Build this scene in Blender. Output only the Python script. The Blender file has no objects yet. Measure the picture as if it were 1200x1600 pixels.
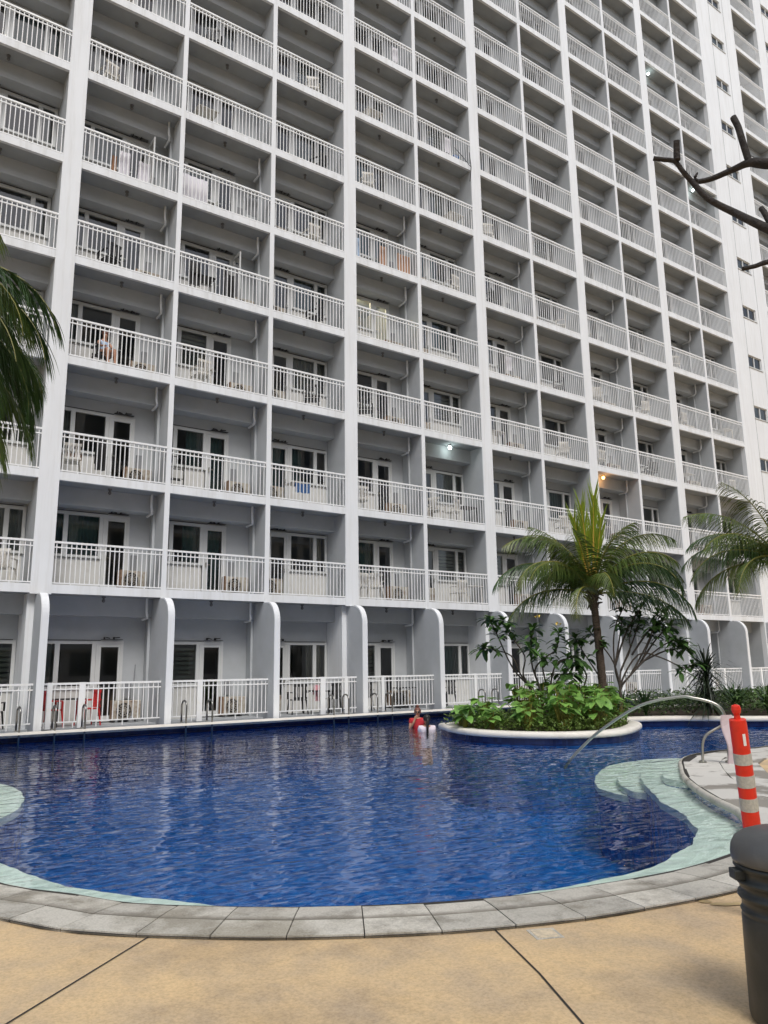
import bpy, math, random
from mathutils import Vector, Matrix, geometry
rad = math.radians
sc = bpy.context.scene
C = sc.collection
R = random.Random(7)

# ------------------------------------------------------------------ camera
F, PIT, ROL, YAW, D = 1203.2, 0.1989, -0.0145, 0.6196, 20.465
fw = Vector((math.sin(YAW)*math.cos(PIT), math.cos(YAW)*math.cos(PIT), math.sin(PIT)))
rt0 = Vector((math.cos(YAW), -math.sin(YAW), 0)); up0 = rt0.cross(fw)
rt = math.cos(ROL)*rt0+math.sin(ROL)*up0; up = -math.sin(ROL)*rt0+math.cos(ROL)*up0
cd = bpy.data.cameras.new('camera'); cam = bpy.data.objects.new('camera', cd); C.objects.link(cam)
cam.matrix_world = Matrix(((rt.x, up.x, -fw.x, 0), (rt.y, up.y, -fw.y, 0), (rt.z, up.z, -fw.z, 1.6), (0, 0, 0, 1)))
cd.sensor_fit = 'VERTICAL'; cd.sensor_height = 24; cd.lens = 24*F/1600; cd.clip_end = 600; cd.clip_start = .05
sc.camera = cam
# ------------------------------------------------------------------ sky, sun, exposure
w = bpy.data.worlds.new('World'); sc.world = w; w.use_nodes = True
nt = w.node_tree; nt.nodes.clear()
SE, SA = rad(52), rad(198)      # sun elevation, azimuth (clockwise from +Y)
sky = nt.nodes.new('ShaderNodeTexSky'); sky.sky_type = 'NISHITA'; sky.sun_disc = False
sky.sun_elevation = SE; sky.sun_rotation = SA; sky.dust_density = 3.0; sky.air_density = 1.0
hs = nt.nodes.new('ShaderNodeHueSaturation'); hs.inputs['Saturation'].default_value = .62
bg = nt.nodes.new('ShaderNodeBackground'); bg.inputs[1].default_value = .15
wo = nt.nodes.new('ShaderNodeOutputWorld')
nt.links.new(sky.outputs[0], hs.inputs['Color']); nt.links.new(hs.outputs[0], bg.inputs[0]); nt.links.new(bg.outputs[0], wo.inputs[0])
sl = bpy.data.lights.new('sun', 'SUN'); sl.energy = 1.5; sl.angle = rad(20); sl.color = (1, .985, .96)
so = bpy.data.objects.new('sun', sl); C.objects.link(so)
sd = Vector((math.sin(SA)*math.cos(SE), math.cos(SA)*math.cos(SE), math.sin(SE)))
so.rotation_euler = sd.to_track_quat('Z', 'Y').to_euler(); so.location = (0, 0, 40)
sc.view_settings.view_transform = 'Standard'; sc.view_settings.look = 'None'
sc.view_settings.gamma = 1; sc.view_settings.use_curve_mapping = False
sc.view_settings.exposure = 0.20

# ------------------------------------------------------------------ materials
def mat(name, col, rough=.6, metal=0, spec=.5, noise=None, bump=None, col2=None, island=0, emit=None, trans=0, fac=(.4, .65), stretch=None, streak=None, grit=None, dirt=None):
    m = bpy.data.materials.new(name); m.use_nodes = True; t = m.node_tree; N = t.nodes; Lk = t.links
    b = N['Principled BSDF']; b.inputs['Roughness'].default_value = rough; b.inputs['Metallic'].default_value = metal
    b.inputs['Specular IOR Level'].default_value = spec
    c1 = (*col, 1); b.inputs['Base Color'].default_value = c1
    tc = N.new('ShaderNodeNewGeometry')
    src = tc.outputs['Position']
    if stretch:
        vm = N.new('ShaderNodeVectorMath'); vm.operation = 'MULTIPLY'; vm.inputs[1].default_value = stretch
        Lk.new(src, vm.inputs[0]); src = vm.outputs[0]
    out = None
    if noise:
        n = N.new('ShaderNodeTexNoise'); n.inputs['Scale'].default_value = noise; n.inputs['Detail'].default_value = 7; n.inputs['Roughness'].default_value = .62
        Lk.new(src, n.inputs['Vector'])
        r = N.new('ShaderNodeMapRange'); r.inputs[1].default_value = fac[0]; r.inputs[2].default_value = fac[1]
        Lk.new(n.outputs[0], r.inputs[0])
        mx = N.new('ShaderNodeMix'); mx.data_type = 'RGBA'; mx.inputs[6].default_value = c1; mx.inputs[7].default_value = (*(col2 or col), 1)
        Lk.new(r.outputs[0], mx.inputs[0]); out = mx.outputs[2]
    def over(scale, st, lo, hi, c, det=6):
        nonlocal out
        v2 = N.new('ShaderNodeVectorMath'); v2.operation = 'MULTIPLY'; v2.inputs[1].default_value = st; Lk.new(tc.outputs['Position'], v2.inputs[0])
        n = N.new('ShaderNodeTexNoise'); n.inputs['Scale'].default_value = scale; n.inputs['Detail'].default_value = det; n.inputs['Roughness'].default_value = .7; Lk.new(v2.outputs[0], n.inputs['Vector'])
        r = N.new('ShaderNodeMapRange'); r.inputs[1].default_value = lo; r.inputs[2].default_value = hi; Lk.new(n.outputs[0], r.inputs[0])
        mx = N.new('ShaderNodeMix'); mx.data_type = 'RGBA'; mx.blend_type = 'MULTIPLY'; mx.inputs[7].default_value = (*c, 1); Lk.new(r.outputs[0], mx.inputs[0])
        if out: Lk.new(out, mx.inputs[6])
        else: mx.inputs[6].default_value = c1
        out = mx.outputs[2]
    if streak: over(1.0, (7, 7, .35), .50, .80, streak)
    if grit: over(grit[0], (1, 1, 1), .42, .72, grit[1]); over(.7, (1, 1, 1), .50, .60, grit[2], 9)
    if dirt:
        at_ = N.new('ShaderNodeAttribute'); at_.attribute_name = 'dirt'; n = N.new('ShaderNodeTexNoise'); n.inputs['Scale'].default_value = 6; n.inputs['Detail'].default_value = 8; n.inputs['Roughness'].default_value = .75
        Lk.new(tc.outputs['Position'], n.inputs['Vector']); ma = N.new('ShaderNodeMath'); ma.operation = 'ADD'; Lk.new(at_.outputs['Fac'], ma.inputs[0]); Lk.new(n.outputs[0], ma.inputs[1])
        r = N.new('ShaderNodeMapRange'); r.inputs[1].default_value = 1.0; r.inputs[2].default_value = 1.45; r.inputs[4].default_value = .8; Lk.new(ma.outputs[0], r.inputs[0])
        mx = N.new('ShaderNodeMix'); mx.data_type = 'RGBA'; mx.inputs[7].default_value = (*dirt, 1); Lk.new(r.outputs[0], mx.inputs[0]); Lk.new(out, mx.inputs[6]); out = mx.outputs[2]
    if island:
        h = N.new('ShaderNodeHueSaturation'); rr = N.new('ShaderNodeMapRange'); rr.inputs[3].default_value = 1-island; rr.inputs[4].default_value = 1+island
        Lk.new(tc.outputs['Random Per Island'], rr.inputs[0]); Lk.new(rr.outputs[0], h.inputs['Value'])
        if out: Lk.new(out, h.inputs['Color'])
        else: h.inputs['Color'].default_value = c1
        out = h.outputs[0]
    if out: Lk.new(out, b.inputs['Base Color'])
    if bump:
        n2 = N.new('ShaderNodeTexNoise'); n2.inputs['Scale'].default_value = bump[0]; n2.inputs['Detail'].default_value = 5
        Lk.new(tc.outputs['Position'], n2.inputs['Vector'])
        bp = N.new('ShaderNodeBump'); bp.inputs['Strength'].default_value = bump[1]; bp.inputs['Distance'].default_value = bump[2] if len(bump) > 2 else .01
        Lk.new(n2.outputs[0], bp.inputs['Height']); Lk.new(bp.outputs[0], b.inputs['Normal'])
    if emit:
        b.inputs['Emission Color'].default_value = (*emit[:3], 1); b.inputs['Emission Strength'].default_value = emit[3]
    if trans:
        tb = N.new('ShaderNodeBsdfTranslucent'); ms = N.new('ShaderNodeMixShader'); ms.inputs[0].default_value = trans
        if out: Lk.new(out, tb.inputs[0])
        else: tb.inputs[0].default_value = c1
        Lk.new(b.outputs[0], ms.inputs[1]); Lk.new(tb.outputs[0], ms.inputs[2]); Lk.new(ms.outputs[0], N['Material Output'].inputs[0])
    return m
M = {}
M['paint'] = mat('white_paint', (.765, .785, .80), .75, noise=1.1, col2=(.72, .735, .745), bump=(60, .1, .002), spec=.2, stretch=(1.6, 1.6, .35), streak=(.86, .85, .82))
M['paint2'] = mat('inner_paint_with_shade', (.47, .49, .505), .8, noise=1.5, col2=(.43, .45, .46), spec=.2)  # recess shade put into the colour: paint darkened for walls, beams and fins
M['soffit'] = mat('soffit_paint_with_shade', (.345, .365, .375), .85, noise=1.2, col2=(.30, .315, .32), spec=.1)  # darker again: shade under the slabs is put into this colour
M['fascia'] = mat('weathered_white_paint', (.765, .785, .80), .75, noise=1.4, col2=(.70, .715, .72), bump=(60, .1, .002), spec=.2, streak=(.82, .81, .78), stretch=(1.6, 1.6, .35))
M['rail'] = mat('white_metal_paint', (.82, .83, .83), .45, noise=9, col2=(.78, .76, .70), fac=(.5, .8))
M['frame'] = mat('white_frame_with_shade', (.60, .61, .60), .4)  # white frames lowered in colour to carry the balcony shadow
M['sill'] = mat('panel_paint', (.60, .595, .57), .7, noise=3, col2=(.54, .53, .50))
M['dark'] = mat('dark_room', (.10, .095, .09), .9)
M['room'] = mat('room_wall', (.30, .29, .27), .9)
M['curtain'] = mat('grey_curtain', (.40, .42, .40), .9, noise=4, col2=(.33, .35, .33))
M['curtain_b'] = mat('beige_curtain', (.50, .46, .38), .9)
M['curtain_t'] = mat('teal_curtain', (.10, .20, .20), .9)
M['blind'] = mat('slat_blind', (.30, .32, .28), .8)
M['black'] = mat('black_metal', (.02, .02, .02), .5)
M['grey'] = mat('grey_box', (.22, .23, .24), .6)
M['deck'] = mat('tan_concrete', (.75, .545, .30), .78, noise=2.6, col2=(.56, .43, .28), grit=(55, (.72, .70, .68), (.80, .80, .82)), bump=(45, .5, .006), fac=(.36, .66), spec=.3, stretch=(1, .8, 1))
M['deck_lid'] = mat('worn_cream_lid', (.72, .60, .42), .8, noise=30, col2=(.5, .42, .30), bump=(60, .3, .003))
M['joint'] = mat('dark_joint', (.035, .03, .025), .9)
M['cope'] = mat('coping_stone', (.58, .55, .48), .8, dirt=(.20, .18, .145), noise=5, grit=(80, (.7, .7, .68), (.62, .60, .56)), col2=(.27, .25, .21), bump=(70, .4, .006), island=.16, fac=(.48, .78), spec=.3)
M['white_cope'] = mat('cream_coping', (.78, .74, .66), .7, noise=3, col2=(.62, .57, .49), bump=(40, .2, .004), fac=(.45, .8))
M['mint'] = mat('mint_pool_plaster', (.72, .84, .75), .7, noise=2.5, col2=(.60, .72, .65), bump=(6, .3, .01))
M['soil'] = mat('soil', (.05, .035, .02), .95, noise=8, col2=(.09, .06, .035))
M['bin'] = mat('dark_plastic', (.022, .026, .026), .42, noise=9, col2=(.05, .052, .05), bump=(90, .15, .003), fac=(.5, .8))
M['bin_lid'] = mat('grey_plastic', (.085, .088, .09), .38, noise=14, col2=(.12, .12, .12), bump=(70, .2, .003), fac=(.5, .8))
M['orange'] = mat('orange_red_plastic', (.78, .035, .015), .4, noise=20, col2=(.60, .03, .012), fac=(.5, .85))
M['reflect'] = mat('reflective_band', (.55, .54, .48), .35, noise=60, col2=(.42, .42, .38))
M['whitemark'] = mat('white_mark', (.9, .88, .85), .5)
M['sheet'] = mat('pale_pink_sheet', (.78, .66, .68), .5, trans=.3)
M['steel_d'] = mat('wet_steel', (.30, .29, .27), .3, metal=1, noise=30, col2=(.18, .17, .16), fac=(.5, .8))
M['steel'] = mat('stainless_steel', (.44, .43, .38), .34, metal=1, noise=30, col2=(.42, .41, .38), fac=(.55, .8))
M['bark'] = mat('palm_bark', (.095, .066, .046), .9, noise=14, col2=(.035, .025, .018), bump=(30, .8, .02), stretch=(1, 1, 4))
M['bark2'] = mat('plumeria_bark', (.10, .082, .065), .85, noise=16, col2=(.05, .04, .03), bump=(40, .6, .01))
M['bark3'] = mat('dark_wet_bark', (.032, .026, .022), .8, noise=22, col2=(.014, .011, .010), bump=(60, .9, .01))
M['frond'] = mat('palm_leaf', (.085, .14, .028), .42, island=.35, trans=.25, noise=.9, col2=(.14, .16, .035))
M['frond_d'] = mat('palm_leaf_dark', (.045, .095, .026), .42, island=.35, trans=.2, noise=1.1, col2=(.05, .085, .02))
M['frond_y'] = mat('palm_leaf_young', (.24, .32, .03), .42, island=.25, trans=.3)
M['stalk'] = mat('leaf_stalk', (.20, .19, .035), .5)
M['stalk_o'] = mat('young_stalk', (.42, .25, .04), .5)
M['plum'] = mat('plumeria_leaf', (.055, .12, .028), .38, island=.4, trans=.15)
M['taro'] = mat('broad_leaf', (.22, .40, .08), .4, island=.45, trans=.25, noise=3, col2=(.12, .26, .06))
M['cover'] = mat('ground_cover_leaf', (.12, .19, .035), .55, island=.45, trans=.2)
M['hedge'] = mat('hedge_leaf', (.085, .15, .04), .5, island=.5, trans=.15)
M['strap'] = mat('strap_leaf', (.035, .085, .022), .4, island=.35, trans=.15)
M['cordy'] = mat('dracaena_leaf', (.018, .030, .014), .4, island=.4)
M['petal'] = mat('yellow_petal', (.75, .55, .12), .6)
M['plastic'] = mat('white_plastic', (.74, .72, .67), .5, noise=8, col2=(.62, .58, .5))
M['acwhite'] = mat('beige_ac_paint', (.44, .41, .35), .6, noise=6, col2=(.22, .15, .10), fac=(.45, .7))
M['rust'] = mat('brown_rusty_panel', (.20, .12, .075), .8, noise=10, col2=(.33, .22, .14))
M['red'] = mat('red_fabric', (.50, .02, .03), .8, noise=14, col2=(.36, .015, .02))
M['redchair'] = mat('red_plastic', (.62, .03, .03), .5)
M['shirt'] = mat('white_fabric', (.74, .66, .72), .8)
M['blue'] = mat('light_blue_fabric', (.45, .58, .75), .8)
M['bluedark'] = mat('blue_plastic', (.04, .12, .30), .5)
M['pink'] = mat('pink_towel', (.72, .34, .38), .9)
M['tan'] = mat('orange_towel', (.45, .26, .16), .9)
M['towel'] = mat('white_towel', (.74, .72, .76), .9)
M['skin'] = mat('skin', (.42, .22, .14), .55)
M['hair'] = mat('black_hair', (.012, .009, .008), .45)
M['hair2'] = mat('auburn_hair', (.16, .06, .04), .5)
M['lampon'] = mat('lit_lamp', (.9, .95, .95), .4, emit=(.85, 1, .97, 9))
M['lampoff'] = mat('ceiling_fitting', (.14, .14, .14), .5)
M['flame'] = mat('glowing_orange', (.9, .4, .1), .4, emit=(1, .42, .10, 9))
M['tower'] = mat('tower_paint', (.60, .60, .58), .8)
M['winback'] = mat('dark_glass', (.03, .04, .05), .08, spec=.8)

def tile_mat(name, ca, cb):
    m = bpy.data.materials.new(name); m.use_nodes = True; t = m.node_tree; N = t.nodes; L = t.links
    b = N['Principled BSDF']; b.inputs['Roughness'].default_value = .25
    g = N.new('ShaderNodeNewGeometry'); v = N.new('ShaderNodeTexVoronoi'); v.feature = 'F1'; v.inputs['Scale'].default_value = 11; v.inputs['Randomness'].default_value = 0
    L.new(g.outputs['Position'], v.inputs['Vector'])
    sp = N.new('ShaderNodeSeparateColor'); L.new(v.outputs['Color'], sp.inputs[0])
    mx = N.new('ShaderNodeMix'); mx.data_type = 'RGBA'; mx.inputs[6].default_value = (*ca, 1); mx.inputs[7].default_value = (*cb, 1)
    L.new(sp.outputs[0], mx.inputs[0]); L.new(mx.outputs[2], b.inputs['Base Color'])
    return m
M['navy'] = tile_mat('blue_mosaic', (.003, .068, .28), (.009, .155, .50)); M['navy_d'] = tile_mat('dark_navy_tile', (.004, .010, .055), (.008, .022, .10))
def glass_mat():
    m = bpy.data.materials.new('window_glass'); m.use_nodes = True; t = m.node_tree; N = t.nodes; L = t.links
    N.remove(N['Principled BSDF'])
    fr = N.new('ShaderNodeFresnel'); fr.inputs[0].default_value = 1.55
    ad = N.new('ShaderNodeMath'); ad.operation = 'ADD'; ad.inputs[1].default_value = .05; ad.use_clamp = True
    tr = N.new('ShaderNodeBsdfTransparent'); tr.inputs[0].default_value = (.74, .79, .78, 1)
    gl = N.new('ShaderNodeBsdfGlossy'); gl.inputs['Roughness'].default_value = .02
    ms = N.new('ShaderNodeMixShader')
    L.new(fr.outputs[0], ad.inputs[0]); L.new(ad.outputs[0], ms.inputs[0]); L.new(tr.outputs[0], ms.inputs[1]); L.new(gl.outputs[0], ms.inputs[2])
    L.new(ms.outputs[0], N['Material Output'].inputs[0]); return m
M['glass'] = glass_mat()
def water_mat():
    m = bpy.data.materials.new('pool_water'); m.use_nodes = True; t = m.node_tree; N = t.nodes; L = t.links
    N.remove(N['Principled BSDF'])
    g = N.new('ShaderNodeNewGeometry')
    def nz(scale, det, st, rough=.5, dist=0):
        vm = N.new('ShaderNodeMapping'); vm.inputs['Rotation'].default_value = (0, 0, .5); vm.inputs['Scale'].default_value = st
        L.new(g.outputs['Position'], vm.inputs[0])
        n = N.new('ShaderNodeTexNoise'); n.inputs['Scale'].default_value = scale; n.inputs['Detail'].default_value = det
        n.inputs['Roughness'].default_value = rough; n.inputs['Distortion'].default_value = dist
        L.new(vm.outputs[0], n.inputs['Vector']); return n.outputs[0]
    a = nz(3.3, 0, (.75, 1.6, 1), .4, 1.0); b_ = nz(7.0, 0, (.75, 1.4, 1), .5, .8); c = nz(.8, 0, (1, 1, 1))
    m1 = N.new('ShaderNodeMath'); m1.operation = 'MULTIPLY_ADD'; m1.inputs[1].default_value = .16; L.new(b_, m1.inputs[0]); L.new(a, m1.inputs[2])
    m2 = N.new('ShaderNodeMath'); m2.operation = 'MULTIPLY_ADD'; m2.inputs[1].default_value = .7; L.new(c, m2.inputs[0]); L.new(m1.outputs[0], m2.inputs[2])
    bp = N.new('ShaderNodeBump'); bp.inputs['Strength'].default_value = 1.0; bp.inputs['Distance'].default_value = .017
    L.new(m2.outputs[0], bp.inputs['Height'])
    fr = N.new('ShaderNodeFresnel'); fr.inputs[0].default_value = 1.33; L.new(bp.outputs[0], fr.inputs['Normal'])
    tr = N.new('ShaderNodeBsdfTransparent'); tr.inputs[0].default_value = (.97, 1, .99, 1)
    gl = N.new('ShaderNodeBsdfGlossy'); gl.inputs['Roughness'].default_value = .03; L.new(bp.outputs[0], gl.inputs['Normal'])
    ms = N.new('ShaderNodeMixShader')
    L.new(fr.outputs[0], ms.inputs[0]); L.new(tr.outputs[0], ms.inputs[1]); L.new(gl.outputs[0], ms.inputs[2])
    L.new(ms.outputs[0], N['Material Output'].inputs[0]); return m
M['water'] = water_mat()

# ------------------------------------------------------------------ mesh helpers
class MB:
    def __init__(s): s.v = []; s.f = []
    def quad(s, a, b, c, d):
        n = len(s.v); s.v += [tuple(a), tuple(b), tuple(c), tuple(d)]; s.f.append((n, n+1, n+2, n+3)); return s
    def box(s, x0, y0, z0, x1, y1, z1):
        n = len(s.v)
        s.v += [(x0,y0,z0),(x1,y0,z0),(x1,y1,z0),(x0,y1,z0),(x0,y0,z1),(x1,y0,z1),(x1,y1,z1),(x0,y1,z1)]
        s.f += [(n,n+3,n+2,n+1),(n+4,n+5,n+6,n+7),(n,n+1,n+5,n+4),(n+1,n+2,n+6,n+5),(n+2,n+3,n+7,n+6),(n+3,n,n+4,n+7)]
        return s
    def obox(s, c, ax, ay, az):
        c = Vector(c); n = len(s.v)
        for k in (-1, 1):
            for i, j in ((-1,-1),(1,-1),(1,1),(-1,1)): s.v.append(tuple(c+Vector(ax)*i+Vector(ay)*j+Vector(az)*k))
        s.f += [(n,n+3,n+2,n+1),(n+4,n+5,n+6,n+7),(n,n+1,n+5,n+4),(n+1,n+2,n+6,n+5),(n+2,n+3,n+7,n+6),(n+3,n,n+4,n+7)]
        return s
    def tube(s, pts, r, seg=8, cap=True):
        pts = [Vector(p) for p in pts]; rs = r if isinstance(r, (list, tuple)) else [r]*len(pts)
        n0 = len(s.v); prev = None
        for i, p in enumerate(pts):
            t = (pts[min(i+1, len(pts)-1)]-pts[max(i-1, 0)]).normalized()
            if prev is None:
                a = t.orthogonal().normalized()
            else:
                a = (prev-t*prev.dot(t)).normalized()
            prev = a; b = t.cross(a)
            for k in range(seg):
                an = 2*math.pi*k/seg; s.v.append(tuple(p+(a*math.cos(an)+b*math.sin(an))*rs[i]))
        for i in range(len(pts)-1):
            for k in range(seg):
                q = n0+i*seg; k2 = (k+1) % seg
                s.f.append((q+k, q+k2, q+seg+k2, q+seg+k))
        if cap:
            s.f.append(tuple(n0+k for k in reversed(range(seg)))); q = n0+(len(pts)-1)*seg; s.f.append(tuple(q+k for k in range(seg)))
        return s
    def lathe(s, prof, seg=32, c=(0,0,0)):
        n0 = len(s.v)
        for r_, z in prof:
            for k in range(seg):
                a = 2*math.pi*k/seg; s.v.append((c[0]+r_*math.cos(a), c[1]+r_*math.sin(a), c[2]+z))
        for i in range(len(prof)-1):
            for k in range(seg):
                q = n0+i*seg; k2 = (k+1) % seg; s.f.append((q+k, q+k2, q+seg+k2, q+seg+k))
        s.f.append(tuple(n0+k for k in reversed(range(seg)))); q = n0+(len(prof)-1)*seg; s.f.append(tuple(q+k for k in range(seg)))
        return s
    def build(s, name, m, parent=None, smooth=False, bevel=0):
        me = bpy.data.meshes.new(name); me.from_pydata(s.v, [], s.f); me.materials.append(m)
        if smooth: me.polygons.foreach_set('use_smooth', [True]*len(me.polygons))
        o = bpy.data.objects.new(name, me); C.objects.link(o)
        if parent: o.parent = parent
        if bevel:
            b = o.modifiers.new('bevel', 'BEVEL'); b.width = bevel; b.segments = 2; b.limit_method = 'ANGLE'
        return o
def tag(o, label=None, cat=None, group=None, kind=None):
    if label: o['label'] = label
    if cat: o['category'] = cat
    if group: o['group'] = group
    if kind: o['kind'] = kind
    return o
def empty(name, loc, rz=0):
    o = bpy.data.objects.new(name, None); o.empty_display_size = .2; C.objects.link(o); o.location = loc; o.rotation_euler.z = rz; return o
def kids(o): return [c for c in list(C.objects) if c.parent == o]
TREE = {}
def copy_tree(o, parent=None, depth=0):
    c = o.copy(); C.objects.link(c)
    if parent: c.parent = parent
    for ch in TREE.get(o.name, None) or list(o.children): copy_tree(ch, c, depth+1)
    return c
def struct(o, label=None): o['kind'] = 'structure'; return tag(o, label)
def spline(P, n=6, closed=False):
    out = []; m = len(P)
    for i in range(m if closed else m-1):
        g = (lambda k: P[k % m]) if closed else (lambda k: P[max(0, min(m-1, k))])
        p0, p1, p2, p3 = [Vector(g(k)) for k in (i-1, i, i+1, i+2)]
        for j in range(n):
            t = j/n
            out.append(.5*((2*p1)+(-p0+p2)*t+(2*p0-5*p1+4*p2-p3)*t*t+(-p0+3*p1-3*p2+p3)*t**3))
    if not closed: out.append(Vector(P[-1]))
    return out
def poly(mb, loops, z, flip=False):
    vs = [[Vector((p[0], p[1], 0)) for p in l] for l in loops]
    tri = geometry.tessellate_polygon(vs); n = len(mb.v)
    for l in loops: mb.v += [(p[0], p[1], z) for p in l]
    allp = [p for l in loops for p in l]
    for a, b, c in tri:
        A, B, Cc = allp[a], allp[b], allp[c]
        s = (B[0]-A[0])*(Cc[1]-A[1])-(B[1]-A[1])*(Cc[0]-A[0])
        if (s < 0) != flip: b, c = c, b
        mb.f.append((n+a, n+b, n+c))
def wall(mb, line, z0, z1, closed=False):
    for i in range(len(line)-(0 if closed else 1)):
        a, b = line[i], line[(i+1) % len(line)]
        mb.quad((a[0], a[1], z0), (b[0], b[1], z0), (b[0], b[1], z1), (a[0], a[1], z1))
def normals2(line, closed=False):
    out = []; m = len(line)
    for i in range(m):
        a = line[(i-1) % m] if closed else line[max(0, i-1)]; b = line[(i+1) % m] if closed else line[min(m-1, i+1)]
        t = Vector((b[0]-a[0], b[1]-a[1])).normalized(); out.append(Vector((t.y, -t.x)))   # right-hand side
    return out
def sweep(mb, line, prof, closed=False):
    ns = normals2(line, closed); n0 = len(mb.v); k = len(prof)
    for p, n in zip(line, ns):
        for o_, z in prof: mb.v.append((p[0]+n.x*o_, p[1]+n.y*o_, z))
    for i in range(len(line)-(0 if closed else 1)):
        for j in range(k-1):
            a = n0+i*k+j; b = n0+((i+1) % len(line))*k+j; mb.f.append((a, b, b+1, a+1))

# ================================================================== SETTING: deck, pool
PN = [(.9, 8.2), (1.23, 6.75), (1.59, 6.11), (1.86, 5.61), (2.4, 5.08), (2.82, 4.75), (3.43, 4.38), (4.14, 4.09), (4.57, 3.99), (5.05, 3.9), (5.58, 3.85), (6.22, 3.89), (6.7, 3.97), (7.15, 4.2), (7.6, 4.52), (8.05, 4.86), (8.53, 5.43), (9.06, 5.99), (9.84, 6.7), (10.65, 7.29), (11.3, 7.74), (12.0, 8.06), (12.86, 8.17), (13.7, 8.02), (14.33, 7.98), (16, 8.1), (20, 8.3), (32, 8.5)]
PL = [(-9, 17.6), (-4, 16.8), (0.0, 16.2), (1.1, 15.2), (1.3, 13.8), (.95, 12.5), (.7, 11), (.75, 9.6)]
edge = spline(PL+PN, 6)
outline = [(p.x, p.y) for p in edge]+[(32, 19.6), (-9, 19.6)]
WZ, DZ = .03, .055
g = MB(); poly(g, [[(-220, -220), (300, -220), (300, 300), (-220, 300)], outline], DZ-.012); struct(g.build('ground', M['deck']))
f = MB(); poly(f, [[(-9.2, 3), (33, 3), (33, 20), (-9.2, 20)]], -1.3); struct(f.build('pool_floor', M['navy']))
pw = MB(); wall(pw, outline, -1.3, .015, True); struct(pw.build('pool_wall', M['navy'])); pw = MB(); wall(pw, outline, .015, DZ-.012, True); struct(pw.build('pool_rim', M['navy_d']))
wt = MB(); wl = outline; poly(wt, [wl], WZ); struct(wt.build('water', M['water']))
def wob(P, amp=.022, n=10, seed=1):
    r = random.Random(seed); ph = [r.uniform(0, 6.28) for _ in range(4)]; out = []; d = 0; L = spline(P, n); prev = L[0]
    ns = normals2(L)
    for p, nn in zip(L, ns):
        d += (p-prev).length; prev = p
        o = amp*(math.sin(d*9+ph[0])+.7*math.sin(d*17+ph[1])+.5*math.sin(d*31+ph[2])); out.append((p.x+nn.x*o, p.y+nn.y*o))
    return out
S1 = [(1.1, 15.2), (1.9, 14.6), (2.42, 13.7), (2.46, 12.4), (2.15, 11.1), (1.75, 10.4), (1.45, 9.6), (1.38, 8.9), (1.47, 8.18), (1.59, 7.63), (1.7, 7.16), (1.89, 6.72), (2.16, 6.27), (2.5, 5.75), (2.65, 5.52), (3.0, 5.25), (3.3, 5.01), (3.74, 4.78), (4.17, 4.62), (4.58, 4.53), (5.1, 4.45), (5.9, 4.42), (6.41, 4.57), (6.8, 4.67), (7.1, 4.81), (7.53, 5.05), (7.88, 5.37), (8.27, 5.74), (8.6, 6.2), (8.95, 6.55), (9.15, 6.74), (9.69, 7.27), (10.36, 7.84), (11.32, 8.49), (12.19, 8.82), (12.84, 8.64), (13.5, 8.0)]
def closest(p): return min(range(len(edge)), key=lambda i: (edge[i].x-p[0])**2+(edge[i].y-p[1])**2)
def shelf(name, inner, i0, i1, z, back=None):
    inn = wob(inner, .007, 8, int(-z*100)+3)
    loop = inn+(back if back else [(edge[i].x, edge[i].y) for i in range(i1, i0-1, -1)])
    m = MB(); poly(m, [loop], z); o = struct(m.build(name, M['mint']))
    m = MB(); wall(m, inn, z-.09, z-.001); struct(m.build(name+'_edge', M['mint']))
    m = MB(); wall(m, inn, -1.3, z-.09); struct(m.build(name+'_riser', M['navy']))
shelf('pool_shelf', S1, closest((1.1, 15.2)), closest((13.5, 8.0)), -.10)
shelf('pool_step', [(9.75, 6.85), (9.66, 7.05), (9.64, 7.3), (9.70, 7.55), (10.05, 7.99), (10.86, 8.66), (12.2, 9.45), (13.04, 9.51), (13.9, 8.9), (14.1, 8.0)], 0, 0, -.20, [(12, 7.8), (10.4, 7.05)])
shelf('pool_step', [(9.95, 7.0), (9.76, 7.3), (9.76, 7.6), (9.84, 7.99), (10.13, 8.5), (11.01, 9.26), (12.26, 10.01), (13.19, 10.18), (13.88, 10.12), (14.47, 9.66), (14.7, 8.0)], 0, 0, -.30, [(12, 7.8), (10.4, 7.05)])
shelf('pool_step', [(9.5, 6.43), (9.7, 6.54), (9.79, 6.67), (9.83, 6.97), (10.13, 7.28), (10.99, 7.83), (11.73, 8.10), (12.6, 8.2)], 0, 0, 0.0, [(11.6, 7.7), (10, 6.7)])
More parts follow.
